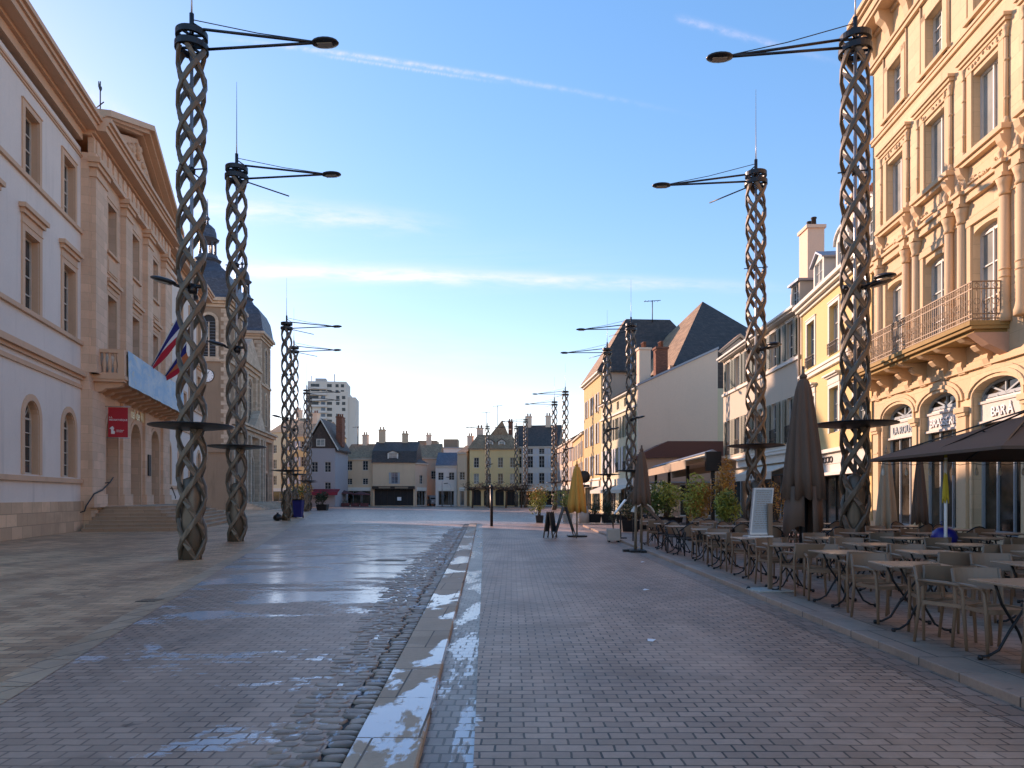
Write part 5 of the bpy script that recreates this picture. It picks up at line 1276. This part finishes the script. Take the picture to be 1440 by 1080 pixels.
def make_rattan():
    e=empty('bistro_armchair',(0,0,0),0,'x','chair','dark woven armchairs on the cafe terrace'); t=M['rattan']
    MB().lathe([(.19,.42),(.225,.43),(.225,.45),(.2,.465)],0,0,16).build('seat',t,e)
    p=[]; 
    for k in range(13):
        a=R(-20+220*k/12); p.append((math.cos(a)*.26,math.sin(a)*.22+.02,.64+.20*max(0,math.sin(a))**2))
    MB().tube(p,.016,6).build('armrest',M['black'],e)
    b=MB(); n=10
    def Q(k,z): 
        a=R(40+100*k/n); zt=.64+.20*math.sin(a)**2; zz=.50+(zt-.50)*z; rr=.85+.15*z
        return (math.cos(a)*.25*rr,math.sin(a)*.22*rr+.02,zz)
    for k in range(n): b.add([Q(k,0),Q(k+1,0),Q(k+1,1),Q(k,1)],[(0,1,2,3)])
    o=b.build('backrest',M['taupe'],e); m=o.modifiers.new('s','SOLIDIFY'); m.thickness=.012
    for sx in (-1,1):
        MB().tube([(sx*.2,.22,0),(sx*.17,.16,.44),(sx*.17,.20,.62)],.014,6).build('leg',M['black'],e)
        MB().tube([(sx*.22,-.22,0),(sx*.19,-.16,.44),(sx*.25,-.06,.63)],.014,6).build('leg',M['black'],e)
    return e
def make_table(w=.72,d=.72):
    e=empty('terrace_table',(0,0,0),0,'x','table','square taupe tables on the cafe terrace')
    MB().box(-w/2,w/2,-d/2,d/2,.725,.745).build('tabletop',M['tabletop'],e,bevel=.004)
    MB().box(-.24,.24,-.03,.03,.705,.725).box(-.03,.03,-.24,.24,.705,.7245).build('crossbar',M['black'],e)
    for sy in (-1,1):
        for sx in (-1,1):
            o=.012*sx
            MB().tube([(-sx*.20,sy*.20+o,.71),(-sx*.12,sy*.21+o,.52),(sx*.06,sy*.22+o,.26),(sx*.15,sy*.24+o,.09),(sx*.24,sy*.26+o,.035),(sx*.31,sy*.27+o,.025)],.0135,7).lathe([(.02,0),(.026,.02),(.02,.045)],sx*.31,sy*.27+o,8).build('leg',M['black'],e)
    return e
CH=make_chair(); RT=make_rattan(); TB=make_table()
used={}
def put(proto,x,y,rz,label,z=TZ):
    if proto.name not in used: used[proto.name]=1; o=proto
    else: o=copy_tree(proto)
    o.location=(x,y,z); o.rotation_euler=(0,0,rz); o['label']=label; return o
rg=random.Random(11)
ordn=['first','second','third','fourth','fifth','sixth','seventh','eighth','ninth','tenth','eleventh']
colsX=[4.62,6.05,7.55,9.1,10.7]; lanes=['kerbside row','second row inward','middle row','fourth row inward','row along the facade']
rows=[6.42,8.2,10.0,11.75,13.5,15.3,17.1,19.0,20.9,22.8]
for ci,x0 in enumerate(colsX):
    for ri,y0 in enumerate(rows):
        if ci==4 and ri>7: continue
        if math.hypot(x0-6.35,y0-15.5)<.75 or math.hypot(x0-8.93,y0-18.5)<1.0 or (ci>=3 and ri<1): continue
        if y0<x0*1.33-.6: continue                                # outside the picture on the right
        x=x0+rg.uniform(-.10,.10)+(.0 if ci else -.0); y=y0+rg.uniform(-.10,.10); rz=R(rg.uniform(-9,9))
        if ci==0 and ri==0: x=4.72
        far=ri>=6; P=RT if (far and (ci+ri)%3!=0) else CH; kind='dark woven armchair' if P is RT else 'taupe armchair'
        nth=ordn[ri]
        put(TB,x,y,rz,'square taupe table in the %s, %s one from the camera'%(lanes[ci],nth))
        s=rg.uniform(.42,.50)
        put(P,x+rg.uniform(-.08,.08),y+s+.05,R(rg.uniform(-15,15)),'%s on the far side of the %s table, %s'%(kind,nth,lanes[ci]))
        put(P,x+rg.uniform(-.08,.08),y-s-.05,PI+R(rg.uniform(-15,15)),'%s on the near side of the %s table, %s'%(kind,nth,lanes[ci]))
# one turned chair at the right edge, pulled towards the kerb
put(CH,4.58,7.35,R(32),'taupe armchair turned askew between the first two kerbside tables, nearest the kerb')
# glasses, ashtrays on some tables are left out where the photo shows bare tops

# ---- parasols
def closed_parasol(name,lab,x,y,h,ztop,zbot,r,mat,base='plate',pole=M['rail'],z=TZ,folds=9,skirt=True,wob=.25):
    e=empty(name,(x,y,z),0,lab,'parasol'); 
    MB().tube([(0,0,.05),(0,0,h+.05)],.03,8).build('pole',pole,e)
    b=MB()
    if base=='plate': b.box(-.38,.38,-.38,.38,0,.07)
    else: b.lathe([(.3,0),(.3,.06),(.06,.09),(.05,.3)],0,0,16)
    b.build('base',M['black'],e,bevel=.01)
    n=folds*6; m=MB(); rr=random.Random(int(x*100)); ph=[rr.uniform(.7,1.2) for _ in range(folds)]
    lev=[(0,.10),(.03,.26),(.1,.38),(.3,.56),(.55,.74),(.8,.9),(1,1.0)]
    for u,q in lev:
        zz=ztop-(ztop-zbot)*u
        for k in range(n):
            a=2*PI*k/n; f=k/6.; amp=wob*q*ph[int(f)%folds]; sh=(.5+.5*math.cos(2*PI*(f%1)))**.7
            rad=r*q*(1-amp+amp*sh*1.15)
            m.v.append((math.cos(a+.25*u)*rad,math.sin(a+.25*u)*rad,zz-(.10*sh if u==1 else 0)))
    for i in range(len(lev)-1):
        for k in range(n): m.f.append((i*n+k,(i+1)*n+k,(i+1)*n+(k+1)%n,i*n+(k+1)%n)); m.sm.append(True)
    m.f.append(tuple(k for k in range(n))); m.sm.append(False)
    o=m.build('canopy',mat,e); md=o.modifiers.new('s','SOLIDIFY'); md.thickness=.01
    MB().lathe([(r*.16,ztop-.02),(r*.2,ztop+.03),(.03,ztop+.09),(.025,h+.12)],0,0,10).build('cap',mat,e)
    return e
e=closed_parasol('large_parasol','very large closed dark taupe parasol standing among the terrace tables',6.35,15.5,4.25,4.12,1.55,.44,M['canvas'],folds=10,wob=.35)
m=MB(); n=30
for u,q in ((0,.34),(1,.40)):
    for k in range(n):
        a=2*PI*k/n; m.v.append((math.cos(a)*q*(1+.1*math.cos(5*a)),math.sin(a)*q*(1+.1*math.cos(5*a)),1.75 if u==0 else .78+.12*math.cos(3*a)))
for k in range(n):
    if k%30 in (21,22): continue
    m.f.append((k,n+k,n+(k+1)%n,(k+1)%n)); m.sm.append(True)
o=m.build('lower_flap',M['canvas'],e); md=o.modifiers.new('s','SOLIDIFY'); md.thickness=.008
MB().lathe([(.09,0),(.09,1.8)],0,0,10).build('sleeve',M['black'],e)
e=closed_parasol('small_parasol','closed brown parasol on a double post with a dark cross base at the kerb',3.80,20.85,3.0,2.95,1.45,.29,M['canvas'],z=0.0,folds=8,wob=.3)
MB().tube([(-.18,0,.05),(-.16,0,2.0)],.04,8).build('side_post',M['rail'],e)
MB().bar((.0,-.05,1.45),(.62,-.25,.78),.11,.07).build('crank_arm',M['canvas'],e)
MB().box(-.55,.45,-.08,.08,.0,.07).box(-.1,.08,-.5,.5,.002,.06).build('cross_base',M['black'],e)
closed_parasol('ochre_parasol','closed sunlit ochre parasol with ragged folds on a flat black base beside the chalkboards',2.62,28.7,2.95,2.85,1.05,.40,M['canvas_orange'],z=0.004,folds=7,wob=.5)
closed_parasol('beige_parasol','closed beige parasol close to the first shop arch of the ochre building',10.85,20.6,2.9,2.8,.5,.30,M['canvas_beige'],base='round',folds=7,wob=.4)
closed_parasol('narrow_parasol','narrow closed grey brown parasol before the brasserie pillar',10.55,18.4,2.7,2.62,.9,.20,M['canvas'],base='round',folds=7,wob=.35)
# open parasol at the right edge
def open_parasol():
    e=empty('open_parasol',(9.45,12.8,TZ),0,'big open square taupe parasol reaching in from the right edge','parasol')
    w=2.02; zr,zt=2.30,3.05; m=MB(); n=8
    def S(u,v):
        a=max(abs(u),abs(v)); z=zr+(zt-zr)*(1-a)**.92
        return (u*w,v*w,z-.03*math.sin(PI*(a)))
    for side in range(4):
        for i in range(n):
            for j in range(n):
                def T(i_,j_):
                    t=-1+2*i_/n; a=j_/n; u,v=t*a,-a
                    for _ in range(side): u,v=-v,u
                    return S(u,v)
                m.add([T(i,j),T(i+1,j),T(i+1,j+1),T(i,j+1)],[(0,3,2,1)])
    o=m.build('canopy',M['canvas'],e); md=o.modifiers.new('s','SOLIDIFY'); md.thickness=.012
    v=MB()
    for a,b_ in (((-w,-w),(w,-w)),((w,-w),(w,w)),((w,w),(-w,w)),((-w,w),(-w,-w))):
        v.quad((a[0],a[1],zr),(b_[0],b_[1],zr),(b_[0],b_[1],zr-.05),(a[0],a[1],zr-.05))
    o=v.build('valance',M['canvas'],e); md=o.modifiers.new('s','SOLIDIFY'); md.thickness=.012
    MB().tube([(0,0,0),(0,0,3.3)],.045,8).build('pole',M['black'],e)
    for a,b_ in ((-1,-1),(1,-1),(1,1),(-1,1),(0,-1),(0,1),(-1,0),(1,0)):
        MB().bar((0,0,3.15),(a*w*.98,b_*w*.98,zr-.01),.025,.03).build('rib',M['black'],e); MB().bar((0,0,2.35),(a*w*.5,b_*w*.5,2.72),.02,.02).build('strut',M['black'],e)
    MB().box(-.4,.4,-.4,.4,0,.08).build('base',M['black'],e)
    for k in range(9):
        b=MB(); x=-w+.2+k*.48
        b.lathe([(.012,2.12),(.03,2.05),(.035,2.0),(.02,1.97),(.004,1.96)],x,w*.9,8); b.tube([(x,w*.9,2.12),(x,w*.9,2.22)],.006,4); b.build('light_bulb',M['frame_white'],e)
    MB().tube([(-w+.1+k*.24,w*.9,2.22-.04*(k%2)) for k in range(16)],.006,4).build('light_string',M['black'],e)
open_parasol()
e=closed_parasol('yellow_parasol','thin white pole with a small folded yellow parasol under the big open one',8.05,13.2,2.2,2.1,1.5,.06,M['leaf_y'],base='round',pole=M['white'],folds=5)
for c in e.children:
    if c.name.startswith('canopy') or c.name.startswith('cap'): c.data.materials[0]=plain('yellow_canvas',(.55,.40,.03),.7)
# blue bundle on a table near the facade
e=empty('blue_bag',(8.45,13.9,TZ+.60),0,'shiny royal blue plastic bag standing on a terrace table by the white pole','bag')
m=MB().lathe([(.15,.0),(.21,.04),(.235,.14),(.20,.25),(.13,.31),(.05,.335),(.01,.34)],0,0,14); m.build('sack',M['blue_plastic'],e); MB().tube([(-.05,0,.36),(-.06,.02,.44),(.05,.02,.44),(.05,0,.36)],.008,5).build('handle',M['blue_plastic'],e)

# ---- menu boards and signs
def menu_stand(name,lab,x,y,rz,h=.95,z=TZ):
    e=empty(name,(x,y,z),rz,lab,'menu board')
    MB().box(-.035,.035,-.025,.025,.03,1.42).build('post',M['taupe'],e,bevel=.006)
    MB().box(-.30,.30,-.24,.24,0,.025).build('base',M['concrete'],e,bevel=.006)
    for q in (-.27,.27): MB().lathe([(.03,-.0),(.04,.02),(.02,.05)],q,.2,8).build('foot',M['black'],e)
    b=MB(); t=.20
    def PP(u,v,o): return (-.16+u+v*.15, .02+o+v*.10, .93+v)
    f=MB()
    def slab_(u0,u1,v0,v1,o0,o1,mm):
        mm.add([PP(u0,v0,o0),PP(u1,v0,o0),PP(u1,v1,o0),PP(u0,v1,o0),PP(u0,v0,o1),PP(u1,v0,o1),PP(u1,v1,o1),PP(u0,v1,o1)],[(0,1,2,3),(7,6,5,4),(0,4,5,1),(1,5,6,2),(2,6,7,3),(3,7,4,0)])
    slab_(-.16,.14,0,.72,0,.03,b); o=b.build('panel',M['paper'],e)
    for a in ((-.18,-.155,-.02,.74),(.135,.16,-.02,.74),(-.155,.135,-.02,.01),(-.155,.135,.71,.74)): slab_(*a,-.015,.04,f)
    f.build('frame',M['galv'],e)
    l=MB(); r2=random.Random(4)
    for k in range(17):
        v=.66-k*.036; u=-.13+r2.uniform(0,.03); 
        while u<.10:
            wv=r2.uniform(.02,.07); slab_(u,min(.12,u+wv),v,v+.007,-.003,-.001,l); u+=wv+.014
    l.build('writing',M['rail'],e)
    MB().add([PP(-.26,-.03,-.12),PP(.16,-.03,-.12),PP(.16,-.03,.05),PP(-.26,-.03,.05)],[(0,1,2,3)])
    s=MB(); s.add([PP(-.27,-.03,-.14),PP(.16,-.03,-.14),PP(.16,-.03,.05),PP(-.27,-.03,.05),PP(-.27,-.055,-.14),PP(.16,-.055,-.14),PP(.16,-.055,.05),PP(-.27,-.055,.05)],[(0,1,2,3),(7,6,5,4),(0,4,5,1),(1,5,6,2),(2,6,7,3),(3,7,4,0)]); s.build('ledge',M['galv'],e)
    return e
menu_stand('menu_stand','tall grey framed menu board on a post with a flat foot at the kerb',4.19,11.55,R(8))
def a_board(lab,x,y,rz,w=.42,h=1.15,sp=.42):
    e=empty('chalkboard_easel',(x,y,.004),rz,lab,'chalkboard','folding chalkboards before the ochre parasol')
    for s in (-1,1):
        p=MB(); p.add([(-w/2,s*sp*.82,.24),(w/2,s*sp*.82,.24),(w/2,s*.03,h),(-w/2,s*.03,h),(-w/2,s*(sp*.82+.025),.24),(w/2,s*(sp*.82+.025),.24),(w/2,s*.055,h),(-w/2,s*.055,h)],[(0,1,2,3),(7,6,5,4),(0,4,5,1),(1,5,6,2),(2,6,7,3),(3,7,4,0)])
        p.build('board',M['slateboard'],e)
        for u in (-1,1): MB().bar((u*w/2,s*sp,0),(u*w/2,s*.04,h+.03),.045,.035).build('leg',M['bark'],e)
    return e
a_board('black folding chalkboard easel left of the ochre parasol base',2.05,27.7,R(95),.5,1.2)
a_board('brown folding easel just left of the black chalkboard',1.50,27.9,R(60),.36,1.0,.2)
e=empty('tilted_menu_board',(4.0,26.2,TZ),0,'pale tilted menu lectern beside the white concrete planter','menu board')
MB().tube([(0,0,0),(0,0,1.0)],.03,6).build('post',M['black'],e); MB().bar((-.22,0,.9),(.18,0,1.42),.04,.4,(0,1,0)).build('panel',M['galv'],e); MB().box(-.2,.2,-.2,.2,0,.04).build('base',M['black'],e)
e=empty('shell_awning',(4.5,24.5,TZ),0,'small pale curved folding hood on a dark frame behind the planter','awning')
m=MB(); 
for k in range(8):
    a=R(20+140*k/8); b=R(20+140*(k+1)/8); m.quad((math.cos(a)*.36,-.3,.85+math.sin(a)*.42),(math.cos(b)*.36,-.3,.85+math.sin(b)*.42),(math.cos(b)*.36,.3,.85+math.sin(b)*.42),(math.cos(a)*.36,.3,.85+math.sin(a)*.42))
o=m.build('hood',M['canvas_white'],e); md=o.modifiers.new('s','SOLIDIFY'); md.thickness=.03
for sx in (-1,1): MB().bar((sx*.33,0,0),(sx*.33,0,1.0),.04,.04).build('leg',M['black'],e)
e=empty('round_sign',(4.2,41.5,TZ),0,'round dark traffic sign on a post at the end of the terrace kerb','traffic sign')
MB().tube([(0,0,0),(0,0,2.9)],.04,8).build('post',M['galv'],e)
m=MB().lathe([(.01,-.02),(.36,-.02),(.36,.02),(.01,.02)],0,0,24); o=m.build('disc',M['iron'],e); o.location=(0,-.06,2.7); o.rotation_euler=(R(90),0,0)
MB().box(-.32,.32,-.08,-.05,2.1,2.24).build('plate',M['iron'],e); MB().lathe([(.32,0),(.30,.5),(.22,.9),(.2,1.0)],0,0,10).build('concrete_base',M['concrete'],e)
e=empty('black_bollard',(-1.12,39,.004),0,'tall thin black post standing alone in the middle of the street','bollard')
MB().tube([(0,0,0),(0,0,2.05)],.085,10).build('shaft',M['black'],e); MB().lathe([(.085,2.05),(.11,2.1),(.1,2.22),(.02,2.26)],0,0,10).build('cap',M['black'],e)
# ---- heat-lamp / double awning frame between terrace and gable
e=empty('double_awning',(8.0,28.6,TZ),R(-2.5),'long folded cream double awning on dark posts above the shrubs','awning')
L=14.3
MB().box(-.22,.22,-.25,L,2.98,3.28).build('awning_box',M['canvas_white'],e); MB().box(-.30,.30,-.5,-.25,2.55,3.32).build('end_box',M['black'],e)
MB().prism([(-.28,3.28),(.28,3.28),(.0,3.42)],-.3,L).build('ridge_cover',M['zinc'],e)
for sx in (-1,1):
    v=MB(); v.prism([(sx*.24,3.2),(sx*1.0,3.02),(sx*1.0,2.98),(sx*.24,3.14)] if sx>0 else [(sx*.24,3.14),(sx*1.0,2.98),(sx*1.0,3.02),(sx*.24,3.2)],0,L); v.build('canvas',M['canvas_white'],e)
    v=MB().box(sx*1.0-.015,sx*1.0+.015,0,L,2.66,3.02); v.build('valance',M['canvas_beige'],e)
for y in (-.3,4.6,9.5,14): MB().box(-.07,.07,y-.07,y+.07,0,3.0).build('post',M['black'],e)
for k,y in enumerate((5.2,8.4,11.5)): MB().box(-1.0,-.97,y,y+2.4,.1,2.2).build('glass_screen',M['glass_blue'],e)

# ---- planters, shrubs, small trees
def leafcloud(m,rr,cx,cy,cz,rx,ry,rz,n,s,flat=.0):
    for _ in range(n):
        while True:
            a,b,c=rr.uniform(-1,1),rr.uniform(-1,1),rr.uniform(-1,1); d=a*a+b*b+c*c
            if d<1 and (d>.25 or rr.random()<.35): break
        nz_=mnoise.noise(Vector((a*2.2+cx,b*2.2+cy,c*2.2+cz)))
        if nz_<-.12 and rr.random()<.85: continue
        k=1+.25*nz_; p=Vector((cx+a*rx*k,cy+b*ry*k,cz+c*rz*k)); q=rr.uniform(.6,1.3)*s
        t=Vector((rr.uniform(-1,1),rr.uniform(-1,1),rr.uniform(-.6,.9))).normalized(); u=t.cross(Vector((rr.uniform(-1,1),rr.uniform(-1,1),rr.uniform(-1,1)))).normalized()
        m.add([p-t*q,p+u*q*.42,p+t*q,p-u*q*.42],[(0,1,2,3)])
def shrub(name,lab,x,y,h,w,mat,n=1500,s=.05,pot=(.9,.5),seed=1,z=TZ,cat='shrub',potm='black',group=None,mat2=None,pz=None):
    rr=random.Random(seed); e=empty(name,(x,y,z),0,lab,cat,group); pw,ph=pot
    MB().lathe([(pw*.42,0),(pw*.5,ph),(pw*.46,ph),(pw*.44,ph-.06)],0,0,4,False,True,0).build('planter',M[potm],e)
    st=MB()
    for k in range(7):
        a=rr.uniform(0,6.28); st.tube([(rr.uniform(-.08,.08),rr.uniform(-.08,.08),ph-.05),(math.cos(a)*w*.15,math.sin(a)*w*.15,ph+(h-ph)*.4),(math.cos(a)*w*.32,math.sin(a)*w*.32,ph+(h-ph)*.8)],[.025,.016,.006],5)
    st.build('stems',M['bark'],e)
    m=MB(); cz=(h+ph)/2
    for k in range(6):
        a=rr.uniform(0,6.28); q=rr.uniform(.1,.5)
        leafcloud(m,rr,math.cos(a)*w*.32*q*2,math.sin(a)*w*.3*q*2,cz+rr.uniform(-.25,.28)*(h-ph),w*rr.uniform(.25,.36),w*rr.uniform(.22,.32),(h-ph)*rr.uniform(.26,.38),n//6,s)
    m.build('foliage',M[mat],e)
    if mat2:
        m=MB(); 
        for k in range(3):
            a=rr.uniform(0,6.28); leafcloud(m,rr,math.cos(a)*w*.25,math.sin(a)*w*.25-.05,cz+rr.uniform(-.1,.3)*(h-ph),w*.3,w*.3,(h-ph)*.3,n//8,s)
        m.build('foliage_light',M[mat2],e)
    return e
shrub('green_shrub','rounded bright green shrub in a dark planter behind the terrace tables',6.35,29.5,2.1,1.75,'leaf',3600,.06,(1.2,.7),1,mat2='leaf_y')
shrub('orange_shrub','autumn orange shrub left of the black awning post',6.55,25.2,2.25,1.25,'leaf_o',3200,.055,(1.0,.6),2,mat2='leaf_y')
shrub('tall_orange_shrub','taller autumn orange shrub right of the black awning post',7.35,24.6,2.75,.85,'leaf_o',2600,.05,(.8,.5),3)
shrub('yellow_green_shrub','yellow green shrub at the foot of the tall orange one',7.3,23.9,1.75,1.0,'leaf_y',2600,.05,(.8,.5),4,mat2='leaf')
shrub('dry_shrub','thin dry brown shrub between the menu board and the large parasol',9.3,25.0,2.4,.9,'leaf_o',700,.045,(.7,.5),5)
shrub('olive_tree','small olive tree in a pot left of the chalkboards',1.72,44.5,2.35,1.75,'leaf_y',1300,.07,(.5,.45),6,z=.004,group='potted olive trees at the end of the terrace',mat2='leaf_o',cat='tree')
shrub('olive_tree','small olive tree in a pot between chalkboard and ochre parasol',3.6,46,2.45,1.8,'leaf_y',1300,.07,(.6,.5),7,z=.004,group='potted olive trees at the end of the terrace',cat='tree',potm='concrete')
for i,(x,y) in enumerate(((4.9,42.5),(5.7,42),(6.5,41.5),(7.3,41))):
    shrub('hedge_shrub','dark green hedge shrub, %s from the left in the row beyond the terrace'%ordn[i],x,y,1.35,1.1,'leaf_d',900,.05,(.8,.5),20+i,group='hedge shrubs beyond the terrace')
for i,(x,y) in enumerate(((5.2,31.5),(6.0,33.5),(7.0,36))):
    shrub('hedge_shrub','dark green shrub behind the bright green one, %s by distance'%ordn[i],x,y,1.25,1.1,'leaf_d',900,.05,(.8,.5),30+i,group='hedge shrubs beyond the terrace')
e=empty('square_planter',(3.62,25.4,.004),0,'white concrete cube planter with a spindly bare plant at the kerb','planter')
MB().box(-.22,.22,-.22,.22,.05,.46).build('pot',M['concrete'],e,bevel=.015)
for a in (-1,1):
    for b in (-1,1): MB().lathe([(.03,0),(.03,.05)],a*.16,b*.16,8).build('castor',M['black'],e)
m=MB(); r2=random.Random(8)
for k in range(9): m.tube([(0,0,.42),(r2.uniform(-.05,.05),r2.uniform(-.05,.05),.7),(r2.uniform(-.22,.22),r2.uniform(-.2,.2),r2.uniform(.9,1.15))],[.012,.008,.003],4)
m.build('stems',M['bark'],e); m=MB(); leafcloud(m,r2,0,0,.95,.25,.25,.22,220,.03); m.build('foliage',M['leaf_d'],e)
# bare pollarded trees and odd shrubs far off
def bare_tree(lab,x,y,h,seed):
    rr=random.Random(seed); e=empty('pollarded_tree',(x,y,0),0,lab,'tree','bare pollarded trees at the far end'); 
    MB().tube([(0,0,0),(.05,0,h*.5),(0,0,h*.62)],[.14,.11,.10],8).build('trunk',M['bark'],e); m=MB()
    for k in range(60):
        a=rr.uniform(0,6.28); l=rr.uniform(.9,1.9); z0=h*.6; b=rr.uniform(.1,.75)
        p1=(math.cos(a)*l*.5,math.sin(a)*l*.5,z0+b*.6); p2=(math.cos(a+.3)*l,math.sin(a+.3)*l,z0+b*1.3+rr.uniform(-.2,.4)); m.tube([(0,0,z0),p1,p2],[.05,.03,.012],4,cap=False)
    leafcloud(m,rr,0,0,h*.78,1.8,1.8,.6,260,.10); m.build('crown',M['bark'],e)
for i,(x,y,h) in enumerate(((-5.8,104,4.3),(-3.4,106,4.4),(-.9,105,4.2),(1.4,107,4.3))): bare_tree('bare pollarded tree, %s from the left before the straw yellow house'%ordn[i],x,y,h,40+i)
shrub('far_shrub','yellowish shrub at the foot of the fifth left lamp column',-25.0,84,3.2,3.0,'leaf_o',900,.14,(1.5,.8),50,z=.004,mat2='leaf')
shrub('far_shrub','dark green shrub right of the yellowish one by the left columns',-22.9,86,2.4,2.4,'leaf_d',700,.14,(1.3,.7),51,z=.004)
# dark bundle and blue bin by the third left lamp column
e=empty('black_sack',(-15.75,47.8,.004),0,'round black rubbish sack lying at the third left lamp column','rubbish sack'); MB().lathe([(.10,0),(.26,.06),(.31,.2),(.26,.36),(.1,.46),(.05,.5),(.09,.56)],0,0,12).build('sack',M['black'],e)
e=empty('blue_bin',(-16.4,54.6,.004),0,'dark blue wheeled bin before the fourth left lamp column','bin'); m=MB(); m.lathe([(.28,.06),(.36,1.35),(.38,1.36)],0,0,4,False,True,0); m.build('body',M['flag_blue'],e); MB().box(-.4,.4,-.42,.4,1.36,1.44).build('lid',M['black'],e)
for sx in (-1,1):
    w_=MB().lathe([(.11,-.03),(.11,.03)],0,0,12).build('wheel',M['black'],e); w_.location=(sx*.28,.28,.11); w_.rotation_euler=(0,R(90),0)
# cafe terraces in front of the far houses
def terrace_parasol(lab,x,y,h,mat,z=.004):
    e=empty('far_parasol',(x,y,z),0,lab,'parasol'); MB().tube([(0,0,0),(0,0,h)],.04,6).build('pole',M['galv'],e)
    MB().lathe([(1.7,h-.55),(1.65,h-.4),(.1,h+.05)],0,0,8,False).build('canopy',mat,e)
terrace_parasol('maroon parasol before the brown corner house, left one',-28.6,121.0,2.7,M['maroon']); terrace_parasol('maroon parasol before the brown corner house, right one',-25.6,120.5,2.5,M['maroon'])
for i,(x,y) in enumerate(((-29.5,119),(-27.8,118.6),(-26.2,118.8),(-24.6,118.5))):
    e=empty('planter_box',(x,y,.004),0,'dark reddish planter box before the far cafe, %s from the left'%ordn[i],'planter','planter boxes before the far cafe'); MB().box(-.65,.65,-.22,.22,0,.6).build('box',M['maroon'],e); m=MB(); leafcloud(m,random.Random(60+i),0,0,.8,.65,.25,.3,160,.08); m.build('foliage',M['leaf_d'],e)
# street lamps on curved posts in the far middle
def curved_lamp(lab,x,y,h,d):
    e=empty('street_lamp',(x,y,.004),0,lab,'street lamp'); MB().tube([(0,0,0),(0,0,h*.8),(d*.3,0,h*.95),(d,0,h)],[.09,.07,.05,.04],6).build('post',M['galv'],e); MB().bar((d*.8,0,h),(d*1.7,0,h-.05),.3,.12).build('lamp_head',M['iron'],e)
curved_lamp('grey street lamp on a curved post before the small white house',-11.6,118,4.9,.9)
curved_lamp('small street lamp left of the straw yellow house',-10.2,119,3.9,-.7)
# a parked van and small signs in the gap street
def van():
    e=empty('parked_van',(-14.6,131,0),R(20),'small dark blue van parked in the gap right of the mansard cafe','van')
    MB().prismx([(-2.2,.35),(-2.2,1.0),(-1.5,1.15),(-1.0,1.85),(2.1,1.95),(2.2,.35)],-.85,.85).build('body',M['grey_wall'],e,bevel=.05)
    MB().prismx([(-1.48,1.2),(-1.02,1.8),(-.98,1.8),(-1.4,1.2)],-.75,.75).build('windscreen',M['glass'],e)
    for sx in (-1,1):
        MB().box(sx*.86-.01,sx*.86+.01,-.9,.6,1.2,1.7).build('side_window',M['glass'],e)
        for y in (-1.4,1.4):
            w_=MB().lathe([(.2,-.1),(.34,-.09),(.34,.09),(.2,.1)],0,0,16).build('wheel',M['black'],e); w_.location=(sx*.8,y,.34); w_.rotation_euler=(0,R(90),0)
        MB().box(sx*.55-.15,sx*.55+.15,-2.23,-2.19,.75,.92).build('headlight',M['white'],e)
van()
# roof aerials
def aerial(lab,x,y,z,h):
    e=empty('roof_aerial',(x,y,z),0,lab,'aerial'); m=MB(); m.tube([(0,0,0),(0,0,h)],.05,4); m.tube([(-.9,0,h*.95),(.9,0,h*1.0)],.035,4)
    for k in range(5): m.tube([(-.8+k*.35,-.3,h*.96),(-.8+k*.35,.3,h*.96)],.025,4)
    m.build('mast',M['iron'],e)
aerial('roof aerial on the brown corner house',-28.0,129,11,3.4); aerial('roof aerial left of the peak of the straw yellow house',-4.6,127,13.6,3.2)
aerial('roof aerial right of the peak of the straw yellow house',-2.6,128,14.5,3.6); aerial('roof aerial above the orange house on the right',11.0,92,11.2,4.0)
aerial('roof aerial on the tall slate roof',15.2,77,20.5,2.4)
for c in list(COL.objects):
    if c.name.startswith('side_rod') and c.parent and abs(c.parent.location.y)<19: bpy.data.objects.remove(c)
for o in COL.objects:
    if o.type=='MESH' and o.name.startswith('cloth'):
        for p_ in o.data.polygons: p_.use_smooth=True

# scraps of paper on the paving
for i,(x,y,rz_,lab) in enumerate(((2.30,12.2,.4,'white paper scrap on the right hand setts, middle distance'),(1.55,7.9,1.1,'small white paper scrap on the right hand setts, nearer the camera'),(3.2,17.4,.2,'pale paper scrap on the setts close to the kerb'))):
    e=MB(); e.add([(-.05,-.03,.004),(.05,-.035,.012),(.055,.03,.006),(0,.045,.02),(-.05,.03,.005)],[(0,1,2,3,4)]); o=e.build('paper_scrap',M['white'],None,lab,None,'litter','scraps of paper on the street'); o.location=(x,y,.004); o.rotation_euler=(0,0,rz_)
    md=o.modifiers.new('s','SOLIDIFY'); md.thickness=.002
